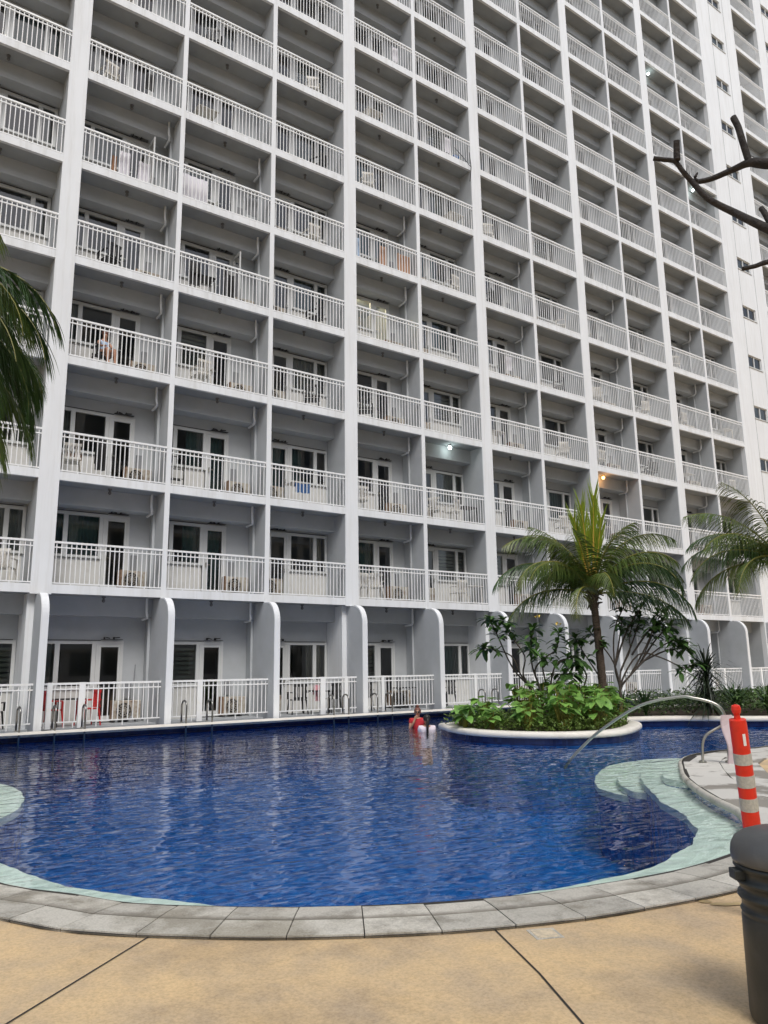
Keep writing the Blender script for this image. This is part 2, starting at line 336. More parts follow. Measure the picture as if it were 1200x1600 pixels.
# paving stones round the pool edge, two rows, real slabs with gaps
def resample(L, step):
    out = [L[0]]; acc = 0
    for a, b in zip(L, L[1:]):
        d = (Vector(b)-Vector(a)).length; t = step-acc
        while t <= d: out.append(Vector(a)+(Vector(b)-Vector(a))*t/d); t += step
        acc = (acc+d) % step
    return out
def pave(name, line, rows, z, step=.40, seed=1, m='cope'):
    r = random.Random(seed); mb = MB(); bed = MB(); dirt = []
    for o0, o1, st in rows:
        pts = resample(line, st); ns = normals2(pts); k = .004
        for i in range(len(pts)-1):
            a, b, na, nb = Vector(pts[i]), Vector(pts[i+1]), ns[i], ns[i+1]
            t = (b-a).normalized()*k; dz = r.uniform(-.0015, .0015)
            c = [a+na*(o0+k)+t, b+nb*(o0+k)-t, b+nb*(o1-k)-t, a+na*(o1-k)+t]; n = len(mb.v)
            zin = z-.012 if o0 < .05 else z
            zz = [zin+dz, zin+dz, z+dz, z+dz]
            for q, h in zip(c, zz): mb.v.append((q.x, q.y, h))
            for q in c: mb.v.append((q.x, q.y, z-.06))
            m1_, m2_ = c[0].lerp(c[3], .55), c[1].lerp(c[2], .55); hm = zz[0]+(zz[3]-zz[0])*.8; mb.v += [(m1_.x, m1_.y, hm), (m2_.x, m2_.y, hm)]
            dirt += [0, 0, 1, 1, 0, 0, 1, 1, .15, .15] if o0 < .05 else [.35, .35, .1, .1, 0, 0, 0, 0, .1, .1]
            mb.f += [(n, n+1, n+9, n+8), (n+8, n+9, n+2, n+3), (n, n+4, n+5, n+1), (n+1, n+5, n+6, n+2, n+9), (n+2, n+6, n+7, n+3), (n+3, n+7, n+4, n, n+8)]
    L = resample(line, .2); sweep(bed, L, [(.0, z-.06), (0.004, z-.010), (rows[-1][1]+.008, z-.010)])
    struct(bed.build(name+'_bed', M['joint'])); o = struct(mb.build(name, M[m])); a_ = o.data.attributes.new('dirt', 'FLOAT', 'POINT'); a_.data.foreach_set('value', dirt); return o
i0, i1, i2 = closest((.9, 8.2)), closest((7.15, 4.2)), closest((20, 8.3))
near = [Vector((p.x, p.y)) for p in edge]
pave('pool_coping', near[:i1+1], [(0, .31, .41), (.31, .60, .41)], DZ+.012, seed=3)
pave('deck_coping', near[i1:i2+1], [(0, .55, .62), (.55, 1.05, .75)], DZ+.02, seed=5, m='cope_light') if False else None
M['cope_l'] = mat('pale_coping_stone', (.58, .56, .51), .8, noise=1.1, col2=(.27, .25, .215), bump=(60, .4, .006), island=.08, fac=(.50, .56), spec=.3)
pave('deck_coping', near[i1:i2+1], [(0, .55, .9), (.55, 1.1, 1.1)], DZ+.02, seed=5, m='cope_l')
rim = MB(); sweep(rim, near[i1:i2+1], [(-.0, -.02), (-.045, .0), (-.055, .035), (-.045, .066), (-.01, .079), (.0, .078)]); struct(rim.build('coping_rim', M['cope'], smooth=True))
def strip(pts, wd, z, name):
    m = MB(); pts = [Vector(p) for p in pts]; ns = normals2(pts)
    for i in range(len(pts)-1):
        a, b = pts[i], pts[i+1]; na, nb = ns[i]*wd/2, ns[i+1]*wd/2
        m.quad((*(a-na), z), (*(b-nb), z), (*(b+nb), z), (*(a+na), z))
    struct(m.build(name, M['joint']))
strip([(1.8, 4.96), (1.33, 4.57), (.86, 4.18), (-.6, 2.96), (-3, .95)], .011, DZ-.008, 'deck_joint')
strip([(3.47, 3.81), (3.33, 3.5), (3.15, 3.1), (2.9, 2.62), (2.1, 1.15), (1.0, -.9)], .012, DZ-.008, 'deck_joint')
strip([(7.4, 3.2), (9.5, 1.5), (13, -1)], .011, DZ-.008, 'deck_joint')
strip([(10.2, 5.7), (12.6, 4.2), (16, 2.2)], .011, DZ-.008, 'deck_joint')
strip([(-6, 6.2), (-2, 7.4), (.3, 7.8)], .011, DZ-.008, 'deck_joint')
M['stain'] = mat('damp_olive_stain', (.50, .37, .17), .5, noise=20, col2=(.42, .31, .15))
m = MB(); rs = random.Random(9)
for cx, cy, rx, ry in ((4.91, 3.28, .045, .035), (4.95, 3.17, .09, .035), (5.03, 3.12, .05, .03)):
    poly(m, [[(cx+.814*rx*math.cos(a*.5236)*rs.uniform(.8, 1.1)+.581*ry*math.sin(a*.5236), cy-.581*rx*math.cos(a*.5236)*rs.uniform(.9, 1.1)+.814*ry*math.sin(a*.5236)) for a in range(12)]], DZ-.009+.0006*cx)
struct(m.build('damp_stain', M['stain']))
# small square skimmer cover set in the deck
dc = empty('drain_cover', (3.62, 3.50, DZ), rad(-24)); tag(dc, 'small pale square drain cover set flush in the tan deck near the pool edge', 'drain cover')
m = MB(); m.box(-.085, -.085, -.02, .085, .085, -.009); m.build('frame', M['cope'], dc); m = MB(); m.box(-.067, -.067, -.018, .067, .067, -.006); m.build('lid', M['deck_lid'], dc, bevel=.002)
# ------------- far pool edge and terrace
XL, XR = -9.0, 60.0
m = MB(); m.box(XL-30, 20.41, -.5, XR+20, 24.5, .262); struct(m.build('terrace', M['paint2']))
bull = [(0, .15), (0, .158), (-.02, .175), (-.035, .205), (-.03, .24), (-.01, .262), (.03, .27), (.95, .27)]
m = MB(); sweep(m, [Vector((XR, 19.62)), Vector((XL, 19.62))], [(-a, b) for a, b in bull]); 
for v_ in range(len(m.v)): pass
struct(m.build('terrace_coping', M['white_cope'], smooth=False))
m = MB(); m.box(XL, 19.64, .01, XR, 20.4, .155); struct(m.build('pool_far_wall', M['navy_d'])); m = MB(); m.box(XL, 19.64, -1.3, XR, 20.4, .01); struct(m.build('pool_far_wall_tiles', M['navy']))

# ================================================================== BUILDING
H = 2.9
ZS = [.07, 3.53, 6.44, 9.62]
while len(ZS) < 20: ZS.append(ZS[-1]+H)
TOP = ZS[-1]+.6
bld = empty('apartment_building', (0, D, .26))
tag(bld, 'tall white apartment block with stacked railed balconies facing the swimming pool', 'building')
OFF = Vector((0, -D, -.26))
def part(mb, name, m, parent=None, **k):
    mb.v = [tuple(Vector(v)+OFF) for v in mb.v]; return mb.build(name, m, parent or bld, **k)
# boundaries: (left face, right face, wide?)
BD = {-3: (-5.70, -5.20, 1), -2: (-2.38, -2.23, 0), -1: (.70, .85, 0), 0: (3.87, 4.37, 1), 1: (7.15, 7.29, 0), 2: (10.24, 10.39, 0), 3: (13.07, 13.56, 1), 4: (16.27, 16.42, 0), 5: (19.15, 19.65, 1),
      6: (22.33, 22.48, 0), 7: (25.22, 25.72, 1), 8: (28.48, 28.63, 0), 9: (31.35, 31.9, 1), 10: (34.62, 34.77, 0), 11: (37.6, 37.95, 0)}
BAYS = [(-3, -2, 'A'), (-2, -1, 'B'), (-1, 0, 'B'), (0, 1, 'A'), (1, 2, 'A'), (2, 3, 'B'), (3, 4, 'A'), (4, 5, 'B'), (5, 6, 'A'), (6, 7, 'B'), (7, 8, 'A'), (8, 9, 'B'), (9, 10, 'A'), (10, 11, 'B')]
bay = []   # (xl, xr, type)
for a, b, t in BAYS: bay.append((BD[a][1], BD[b][0], t))
bay.append((41.65, 44.55, 'B'))
BW = 21.6
for k, (a, b, wide) in BD.items():
    if k == 11: continue
    m = MB()
    if wide:
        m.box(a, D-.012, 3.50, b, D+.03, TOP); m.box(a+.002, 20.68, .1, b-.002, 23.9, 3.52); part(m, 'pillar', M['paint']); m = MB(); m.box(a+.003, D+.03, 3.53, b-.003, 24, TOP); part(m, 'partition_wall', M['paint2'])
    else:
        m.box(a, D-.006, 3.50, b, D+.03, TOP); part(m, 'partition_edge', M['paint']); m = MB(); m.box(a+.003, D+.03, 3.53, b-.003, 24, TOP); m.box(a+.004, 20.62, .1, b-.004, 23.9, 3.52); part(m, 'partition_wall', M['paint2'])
# fins on the ground floor with a rounded outer top corner
FIN = []
for k in sorted(BD):
    a, b, _ = BD[k]; FIN.append((a+b)/2)
for x in (FIN + [41.6, 44.7]):
    m = MB(); r_ = .5; y1, y0, zt = 20.66, 19.76, 3.50; pr = [(y1, .2), (y0, .2)]
    for i in range(11):
        an = math.pi/2*i/10; pr.append((y0+r_-r_*math.cos(an), zt-r_*1.15+r_*1.15*math.sin(an)))
    pr.append((20.45, zt)); pr.append((20.45, zt+.002)); pr.append((y1, zt)); n = len(pr)
    m.v = [(x-.08, y, z) for y, z in pr]+[(x+.08, y, z) for y, z in pr]
    m.f = [tuple(range(n)), tuple(range(2*n-1, n-1, -1))]+[(i, n+i, n+(i+1) % n, (i+1) % n) for i in range(n)]
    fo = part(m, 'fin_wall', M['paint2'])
    e = MB(); q = pr[1:13]; n = len(q); qq = [(y, z) for y, z in q]; inn = [(min(y+.03, 20.6), z if i < 3 else z-.03*(i/n)) for i, (y, z) in enumerate(qq)]; out_ = [(y-.012, z+(.0 if i < 3 else .010)) for i, (y, z) in enumerate(qq)]
    for sx in (-.088, .088): e.v += [(x+sx, y, z) for y, z in out_]+[(x+sx, y, z) for y, z in inn]
    for i in range(n-1): e.f += [(i, i+1, 2*n+i+1, 2*n+i), (n+i, n+i+1, i+1, i), (2*n+i, 2*n+i+1, 3*n+i+1, 3*n+i)]
    part(e, 'nosing', M['paint'], fo)
for k in range(1, len(ZS)):
    z = ZS[k]
    m = MB(); m.box(-5.45, D, z, 37.7, D+.10, z+.22); m.box(41.5, D, z, 44.7, D+.10, z+.22); part(m, 'fascia', M['fascia'])
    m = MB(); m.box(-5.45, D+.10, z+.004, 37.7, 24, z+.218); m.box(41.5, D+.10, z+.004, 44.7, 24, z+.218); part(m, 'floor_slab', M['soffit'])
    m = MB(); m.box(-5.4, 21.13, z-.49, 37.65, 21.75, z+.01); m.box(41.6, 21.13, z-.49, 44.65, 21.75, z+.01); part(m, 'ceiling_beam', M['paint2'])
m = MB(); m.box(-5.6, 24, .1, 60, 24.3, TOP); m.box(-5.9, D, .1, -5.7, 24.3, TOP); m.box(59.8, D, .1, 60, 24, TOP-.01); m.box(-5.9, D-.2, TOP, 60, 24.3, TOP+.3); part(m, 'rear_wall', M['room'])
# solid wall strips right of the balconies, with punched windows and shallow vertical joints
def punched(x0, x1, w0, w1):
    m = MB(); y0, y1 = D-.012, D+.22
    m.box(x0, y0, .2, w0, y1, TOP); m.box(w1, y0, .2, x1, y1, TOP)
    zp = .2
    for k in range(0, len(ZS)):
        a, b = ZS[k]+1.83, ZS[k]+2.53
        m.box(w0, y0, zp, w1, y1, a); zp = b
    m.box(w0, y0, zp, w1, y1, TOP)
    part(m, 'blank_wall', M['paint'])
    j = MB()
    for x in (w0+.02, w1+.28): j.box(x-.012, D-.016, .3, x+.012, D-.010, TOP-.2)
    part(j, 'wall_joint', M['grey'])
def small_window(x0, x1, z0, z1):
    m = MB(); t = .05; ya, yb = D+.05, D+.11
    m.box(x0, ya, z0, x0+t, yb, z1); m.box(x1-t, ya, z0, x1, yb, z1); m.box(x0+t, ya, z0, x1-t, yb, z0+t); m.box(x0+t, ya, z1-t, x1-t, yb, z1)
    xm = (x0+x1)/2; m.box(xm-.04, ya-.005, z0+t, xm+.04, yb, z1-t)
    m.box(x0-.03, D-.05, z0-.05, x1+.03, D+.12, z0-.002)
    o = part(m, 'window', M['frame'])
    for a, b in ((x0+t, xm-.04), (xm+.04, x1-t)):
        p = MB(); p.quad((a, D+.08, z0+t), (b, D+.08, z0+t), (b, D+.08, z1-t), (a, D+.08, z1-t)); part(p, 'pane', M['glass'], o)
    b = MB(); b.box(x0, D+.16, z0, x1, D+.18, z1); part(b, 'blind', M['curtain'] if R.random() < .3 else M['dark'], o)
m = MB()
for a, b in ((37.6, 37.9), (41.36, 41.65), (44.55, 44.85)): m.box(a+.004, D+.2, .2, b, 24, TOP-.02)
part(m, 'partition_wall', M['paint2'])
punched(37.6, 41.65, 38.95, 40.3); punched(44.55, 60, 45.55, 46.95)
for k in range(1, 16):
    small_window(38.95, 40.3, ZS[k]+1.83, ZS[k]+2.53)
for k in range(12, 16): small_window(45.55, 46.95, ZS[k]+1.83, ZS[k]+2.53)
# back wall with openings, one mesh
m = MB(); sws = MB()
for bi, (xl, xr, t) in enumerate(bay):
    a, b = (xl+.05, xl+2.17) if t == 'A' else (xr-2.17, xr-.05)
    for k in range(len(ZS)-1):
        z0, z1 = ZS[k]+.19, ZS[k+1]+.005
        if t == 'A': m.box(xl, BW, z0, a, 21.75, z1); m.box(b, BW, z0, xr, 21.75, z1)
        else: m.box(xl, BW, z0, a, 21.75, z1); m.box(b, BW, z0, xr, 21.75, z1)
        m.box(a, BW, ZS[k]+2.33, b, 21.75, z1)
        c, d = (a, xl+1.44) if t == 'A' else (xr-1.44, b)
        sw = MB() if (k <= 6 and bi < 14) else sws
        sw.box(c, BW-.004, z0, d, 21.74, ZS[k]+1.10)
        if sw is not sws: part(sw, 'sill_panel', M['sill'])
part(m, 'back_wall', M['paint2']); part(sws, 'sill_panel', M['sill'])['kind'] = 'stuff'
def win_geo(xl, xr, t, z):
    """frame boxes, panes of window, frame boxes of door, pane of door ; mirrored for B"""
    X = (lambda u: xl+u) if t == 'A' else (lambda u: xr-u)
    def bx(mb, u0, u1, z0, z1, y0=21.56, y1=21.66):
        a, b = sorted((X(u0), X(u1))); mb.box(a, y0, z+z0, b, y1, z+z1)
    wf, df = MB(), MB(); wp, dp = [], []
    bx(wf, .02, 1.47, 2.25, 2.335); bx(wf, .02, .10, 1.16, 2.25); bx(wf, .42, .54, 1.16, 2.25); bx(wf, 1.36, 1.46, 1.16, 2.25); bx(wf, .02, 1.46, 1.095, 1.16, 21.54)
    wp += [(.10, .42, 1.16, 2.25), (.54, 1.36, 1.16, 2.25)]
    bx(df, 1.47, 2.19, 2.25, 2.333); bx(df, 1.465, 1.53, .22, 2.25); bx(df, 2.12, 2.19, .22, 2.25); bx(df, 1.53, 2.12, .22, .31)
    dp += [(1.53, 2.12, .31, 2.25)]
    fr = MB()
    fr = df
    bx(df, 1.53, 1.60, .31, 2.25, 21.575, 21.64); bx(df, 2.06, 2.12, .31, 2.25, 21.575, 21.64); bx(df, 1.60, 2.06, 2.17, 2.25, 21.575, 21.64); bx(df, 1.6, 2.06, .31, .37, 21.575, 21.64)
    def pane(q):
        p = MB(); a, b = sorted((X(q[0]), X(q[1]))); p.quad((a, 21.61, z+q[2]), (b, 21.61, z+q[2]), (b, 21.61, z+q[3]), (a, 21.61, z+q[3])); return p
    hd = MB(); a = X(1.565); hd.obox((a, 21.55, z+1.12), (.012, 0, 0), (0, .03, 0), (0, 0, .07)); s = 1 if t == 'A' else -1; hd.obox((a+s*.05, 21.53, z+1.13), (.06, 0, 0), (0, .01, 0), (0, 0, .012))
    return wf, [pane(q) for q in wp], df, pane(dp[0]), hd, X
def curtain_geo(X, u0, u1, z0, z1, y=21.80, amp=.03):
    c = MB(); n = max(6, int(abs(u1-u0)/.03)); 
    pts = [(X(u0+(u1-u0)*i/n), y+amp*math.sin(i*1.3)) for i in range(n+1)]
    for p, q in zip(pts, pts[1:]): c.quad((p[0], p[1], z0), (q[0], q[1], z0), (q[0], q[1], z1), (p[0], p[1], z1))
    return c
def blind_geo(X, u0, u1, z0, z1):
    c = MB(); z = z0
    while z < z1-.09:
        a, b = sorted((X(u0), X(u1))); c.box(a, 21.72, z, b, 21.725, z+.085); z += .13
    return c
def rail_geo(xl, xr, z, y=D+.03, gate=None, z0=.26, z1=1.30):
    m = MB(); m.box(xl, y-.028, z+z1-.03, xr, y+.028, z+z1+.02); m.box(xl, y-.016, z+z1-.15, xr, y+.016, z+z1-.12); m.box(xl, y-.016, z+z0-.015, xr, y+.016, z+z0+.015)
    n = round((xr-xl)/.122)
    for i in range(n):
        x = xl+(xr-xl)*(i+.5)/n; m.box(x-.0105, y-.0105, z+z0+.015, x+.0105, y+.0105, z+z1-.03)
    for fx in (.16, .5, .84): x = xl+(xr-xl)*fx; m.box(x-.014, y-.012, z+.2, x+.014, y+.012, z+z0-.015)
    return m
FL = ['ground', 'first', 'second', 'third', 'fourth', 'fifth', 'sixth', 'seventh', 'eighth']
stW, stD, stG, stR, stC = MB(), MB(), MB(), MB(), MB()
def merge(dst, src):
    n = len(dst.v); dst.v += src.v; dst.f += [tuple(i+n for i in f_) for f_ in src.f]
GR = {3: [(4.36, 4.48), (5.10, 5.25)], 4: [(8.14, 8.29)], 5: [(11.96, 12.13), (12.80, 12.92)], 6: [(14.17, 14.28)], 7: [(18.03, 18.14)], 8: [(20.9, 21.02)], 9: [(24.0, 24.12)], 10: [(26.9, 27.02)], 11: [(30.2, 30.32)], 12: [(33.1, 33.22)], 13: [(36.2, 36.32)]}
for bi, (xl, xr, t) in enumerate(bay):
    for k in range(len(ZS)-1):
        z = ZS[k]; big = k <= 6 and bi < 14
        if k > 16 and bi < 6: pass
        wf, wps, df, dp, hd, X = win_geo(xl, xr, t, z)
        rr = R.random()
        if rr < .38: cg = [curtain_geo(X, .12, .12+R.uniform(.25, .7), z+.3, z+2.3), M[R.choice(['curtain', 'curtain', 'curtain_b'])]]
        elif rr < .62: cg = [curtain_geo(X, .1, 1.4, z+.3, z+2.3), M[R.choice(['curtain', 'curtain', 'curtain_t'])]]
        elif rr < .75: cg = [blind_geo(X, .1, 1.4, z+.9, z+2.28), M['blind']]
        elif rr < .86: cg = [curtain_geo(X, .9, 2.1, z+.3, z+2.3), M['curtain_t']]
        else: cg = None
        if (bi, k) in ((4, 0), (6, 0), (7, 1), (8, 1)): cg = [blind_geo(X, .1, 1.4, z+.9, z+2.28), M['blind']]
        if (bi, k) == (6, 4): cg = None
        if big:
            o = part(wf, 'window', M['frame'])
            for p in wps: part(p, 'pane', M['glass'], o)
            if cg: part(cg[0], 'curtain', cg[1], o)
            o = part(df, 'door', M['frame']); part(dp, 'pane', M['glass'], o); part(hd, 'handle', M['steel'], o)
        else:
            merge(stW, wf); merge(stD, df); 
            for p in wps+[dp]: merge(stG, p)
            if cg: merge(stC, cg[0])
        if k == 0:
            # ground-floor fence of railings and gates between the fins
            fl = xl-.25 if bi in () else None
            fa = max([x for x in FIN+[41.6, 44.7] if x < (xl+xr)/2])+.08; fb = min([x for x in FIN+[41.6, 44.7] if x > (xl+xr)/2])-.08
            y = 20.15; xs = fa; seg = []
            if bi in GR:
                for a, b in GR[bi]: seg.append((xs, a)); xs = b
            seg.append((xs, fb))
            for si, (a, b) in enumerate(seg):
                if b-a > .08: part(rail_geo(a, b, z, y, z0=.34, z1=1.25), 'railing', M['rail'])
            for a, b in GR.get(bi, []):
                pm = MB(); pm.box(a, y-.035, .262, b, y+.035, 1.345); part(pm, 'gate_post', M['rail'])
        elif k <= 6 and bi < 14: part(rail_geo(xl, xr, z), 'railing', M['rail'])
        else: merge(stR, rail_geo(xl, xr, z))
for xl, k in ((4.37, 5), (7.29, 4)):
    z = ZS[k]; x = xl+2.15; o = MB(); y0, y1 = 20.98, 21.54
    o.box(x, y0, z+.31, x+.04, y0+.07, z+2.24); o.box(x, y1-.07, z+.31, x+.04, y1, z+2.24); o.box(x, y0+.07, z+2.15, x+.04, y1-.07, z+2.24); o.box(x, y0+.07, z+.31, x+.04, y1-.07, z+.39); o = part(o, 'open_door', M['frame'])
    p = MB(); p.quad((x+.02, y0+.07, z+.39), (x+.02, y1-.07, z+.39), (x+.02, y1-.07, z+2.15), (x+.02, y0+.07, z+2.15)); part(p, 'pane', M['glass'], o)
part(stW, 'window', M['frame'])['kind'] = 'stuff'; part(stD, 'door', M['frame'])['kind'] = 'stuff'
part(stG, 'pane', M['glass'])['kind'] = 'stuff'; part(stR, 'railing', M['rail'])['kind'] = 'stuff'; part(stC, 'curtain', M['curtain'])['kind'] = 'stuff'
# small fittings on the building: ceiling lamps, drying racks over the doors, meter boxes, pipes
def fit_protos():
    l = MB(); l.lathe([(.055, 0), (.055, -.03), (.03, -.04), (.028, -.07), (.045, -.10), (.045, -.13), (.02, -.16)], 10); return l
lm = fit_protos(); lmo = None
rk = MB()
for yy in (0, -.05, -.10): rk.box(-.28, yy-.006, -.006, .28, yy+.006, .006)
for xx in (-.2, .05): rk.obox((xx, -.05, .03), (.008, 0, 0), (0, .06, 0), (0, 0, .035))
rk.obox((.12, -.05, .05), (.09, .0, .01), (0, .02, 0), (0, 0, .012)); rk.obox((-.1, -.03, .045), (.05, .0, -.012), (0, .03, 0), (0, 0, .01)); rk.box(-1.75, -.015, -.03, -.28, -.003, -.012)
mbx = MB(); mbx.box(-.09, -.07, -.25, .09, 0, .2); mbx.box(-.03, -.05, -.6, -.01, -.02, -.25)
pp = MB(); pp.tube([(0, 0, .46), (0, 0, .1), (.03, .03, .0), (.06, .12, -.06), (.06, .5, -.08)], .035, 8)
rp = MB(); rp.box(-.035, -.05, 0, .035, .0, 2.75)
meshes = {}
def inst(key, mb, name, m, loc, sx=1):
    if key not in meshes:
        o = mb.build(name, m, bld); meshes[key] = o.data
    else:
        o = bpy.data.objects.new(name, meshes[key]); C.objects.link(o); o.parent = bld
    o.location = Vector(loc)+OFF; o.scale.x = sx; return o
lamps = 0
for bi, (xl, xr, t) in enumerate(bay[:14]):
    for k in range(0, 12):
        zt = ZS[k+1]
        if (bi, k) in ((10, 2), (7, 2), (12, 8), (12, 10)): continue
        if lamps < 98 and (k < 7 or bi < 8): inst('lamp', lm, 'ceiling_lamp', M['lampoff'], ((xl+xr)/2, 20.85, zt)); lamps += 1
    for k in range(0, 6):
        z = ZS[k]; s = 1 if t == 'A' else -1
        inst('rack', rk, 'drying_rack', M['black'], ((xl+1.85) if t == 'A' else (xr-1.85), 21.55, z+2.37), s)
        if t == 'A':
            inst('meter', mbx, 'meter_box', M['grey'], (xl+2.36, 21.6, z+1.05)); inst('pipe', pp, 'waste_pipe', M['paint'], (xr-.2, 20.95, ZS[k+1]-.46))
            inst('riser', rp, 'riser_pipe', M['paint2'], (xr-.04, 21.2, z+.2))
# lit ceiling lamps
for (x, y, z, e) in ((17.9, 20.85, ZS[3], 14), (26.55, 20.85, ZS[3], 26), (32.75, 20.85, ZS[11], 9), (35.9, 20.85, ZS[9], 9)):
    m = MB(); m.lathe([(.055, 0), (.055, -.03), (.03, -.05)], 10, (x, y, z)); o = part(m, 'ceiling_lamp', M['lampoff']); warm = x == 26.55; o['label'] = 'lit warm orange ceiling lamp' if warm else 'lit white ceiling lamp'
    m = MB(); m.lathe([(.03, -.05), (.065, -.09), (.07, -.13), (.05, -.17), (.01, -.19)], 12, (x, y, z)); part(m, 'bulb', M['flame'] if warm else M['lampon'], o, smooth=True)
    ld = bpy.data.lights.new('lamp_light', 'POINT'); ld.energy = e*.22; ld.color = (1, .5, .2) if warm else (.85, 1, .97); ld.shadow_soft_size = .08
    lo = bpy.data.objects.new('lamp_light', ld); C.objects.link(lo); lo.location = Vector((x, y, z-.22))+OFF; lo.parent = bld
# the one lit room, fourth floor
m = MB(); m.lathe([(.12, 0), (.15, -.05), (.05, -.1)], 12, (14.7, 22.5, ZS[5]-.01)); o = part(m, 'room_lamp', M['flame'])
ld = bpy.data.lights.new('room_light', 'POINT'); ld.energy = 60; ld.color = (1, .86, .6); ld.shadow_soft_size = .12
lo = bpy.data.objects.new('room_light', ld); C.objects.link(lo); lo.location = Vector((14.7, 22.5, ZS[5]-.3))+OFF; lo.parent = bld

# ------------- across the court, behind the viewer: the facing block that the windows reflect
tw = empty('facing_tower', (10, -32, 0)); tag(tw, 'pale apartment block behind the viewer across the pool deck', 'building')
m = MB(); m.box(-55, -12, 0, 50, 0, 38); m.build('wall', M['tower'], tw)
m = MB()
for k in range(12):
    for i in range(-17, 16): m.box(i*3.05-1.1, -.02, k*2.9+1.2, i*3.05+1.1, .03, k*2.9+3.3)
m.build('window', M['winback'], tw)['kind'] = 'stuff'
m = MB()
for k in range(12): m.box(-54, .03, k*2.9+3.6, 49, .6, k*2.9+3.8)
m.build('floor_slab', M['paint'], tw)

# ================================================================== THINGS ON THE BALCONIES
BAYN = {1: 'second bay left of the leftmost wide pillar', 2: 'bay left of the leftmost wide pillar', 3: 'first bay right of the leftmost wide pillar', 4: 'second bay right of the leftmost wide pillar', 5: 'third bay right of the leftmost wide pillar',
        6: 'first bay right of the second wide pillar', 7: 'second bay right of the second wide pillar', 8: 'first bay right of the third wide pillar', 9: 'second bay right of the third wide pillar',
        10: 'first bay right of the fourth wide pillar', 11: 'second bay right of the fourth wide pillar', 12: 'first bay right of the fifth wide pillar', 13: 'second bay right of the fifth wide pillar'}
def fy(k): return .265 if k == 0 else ZS[k]+.22
def make_ac():
    t = empty('air_conditioner', (0, 0, 0))
    m = MB(); m.box(-.36, -.14, .06, .36, .14, .56); m.build('casing', M['acwhite'], t, bevel=.015)
    m = MB(); m.tube([(-.10, -.142, .31), (-.10, -.165, .31)], [.2, .2], 18)
    m.build('fan', M['black'], t)
    g_ = MB()
    for r_ in (.08, .14, .2): g_.tube([(-.10+r_*math.cos(a*math.pi/9), -.17, .31+r_*math.sin(a*math.pi/9)) for a in range(19)], .006, 4, cap=False)
    for a in range(6): an = a*math.pi/6; g_.obox((-.10, -.172, .31), (.2*math.cos(an), 0, .2*math.sin(an)), (0, .003, 0), (-.005*math.sin(an), 0, .005*math.cos(an)))
    g_.build('grille', M['acwhite'], t)
    m = MB(); m.box(-.385, -.13, .05, -.362, .13, .57); m.build('side_panel', M['rust'], t)
    m = MB(); m.box(-.3, -.15, 0, -.24, .15, .058); m.box(.24, -.15, 0, .3, .15, .058); m.build('foot', M['grey'], t)
    return t
ac0 = make_ac(); first = True
for bi in range(2, 14):
    xl, xr, t = bay[bi]
    for k in range(0, 8):
        if (bi > 9 and k > 4) or (bi > 7 and k > 6): continue
        o = ac0 if first else copy_tree(ac0); first = False
        o.location = ((xr-.50) if t == 'A' else (xl+.45), 21.38 if t == 'A' else 21.25, fy(k)); o.rotation_euler.z = rad(R.uniform(-6, 6))
        lb = 'beige air conditioner on the %s, %s' % ('poolside terrace' if k == 0 else FL[k]+' level', BAYN[bi])
        tag(o, lb, 'air conditioner', 'air conditioner units on the balconies')
def make_chair(mt):
    t = empty('plastic_chair', (0, 0, 0)); s = MB()
    s.box(-.22, -.22, .40, .22, .20, .43); s.build('seat', mt, t, bevel=.01)
    b = MB()
    for i in range(5): b.box(-.19+i*.083, .20, .50, -.145+i*.083, .225, .80)
    b.box(-.22, .198, .80, .22, .228, .88); b.box(-.22, .198, .44, .22, .228, .50); b.build('backrest', mt, t)
    for sx in (-1, 1):
        m = MB(); m.box(sx*.25-.025, -.18, .62, sx*.25+.025, .22, .645); m.box(sx*.25-.02, -.2, .43, sx*.25+.02, -.16, .62); m.build('armrest', mt, t)
        for sy in (-1, 1): m = MB(); m.tube([(sx*.21, sy*.19, .41), (sx*.25, sy*.23, 0)], [.028, .018], 6); m.build('leg', mt, t)
    return t
def make_table(mt, w_=.7, d_=.5, h_=.68):
    t = empty('side_table', (0, 0, 0)); m = MB(); m.box(-w_/2, -d_/2, h_-.03, w_/2, d_/2, h_); m.build('table_top', mt, t, bevel=.008)
    for sx in (-1, 1):
        for sy in (-1, 1): m = MB(); m.tube([(sx*(w_/2-.05), sy*(d_/2-.05), h_-.03), (sx*(w_/2-.03), sy*(d_/2-.03), 0)], [.02, .015], 6); m.build('leg', mt, t)
    return t
ch_w, ch_d, ch_r = make_chair(M['plastic']), make_chair(M['black']), make_chair(M['redchair'])
tb_d, tb_w = make_table(M['black']), make_table(M['plastic'])
used = set()
def put(proto, x, y, k, rz, label, cat, group=None, dx=0):
    o = proto if proto.name not in used else copy_tree(proto); used.add(proto.name)
    o.location = (x, y, fy(k)); o.rotation_euler.z = rad(rz)
    if 'group' in o: del o['group']
    tag(o, label, cat, group); return o
GW = 'white plastic chairs on the balconies'
put(ch_w, 3.35, 21.1, 1, 150, 'white plastic chair left of the leftmost wide pillar, one level above the pool', 'chair', GW)
put(ch_w, 13.95, 21.0, 1, 190, 'white plastic chair beside the second wide pillar, one level above the pool', 'chair', GW)
put(ch_w, 14.5, 20.9, 1, 160, 'white plastic chair second from the second wide pillar, one level above the pool', 'chair', GW)
put(ch_w, 18.2, 21.0, 1, 180, 'white slatted plastic chair left of the third wide pillar, one level above the pool', 'chair', GW)
put(ch_w, 14.0, 21.0, 2, 175, 'white plastic chair beside the second wide pillar, two levels above the pool', 'chair', GW)
put(ch_w, 17.3, 21.0, 2, 120, 'white plastic chair under the lit ceiling lamp, nearer the partition', 'chair', GW)
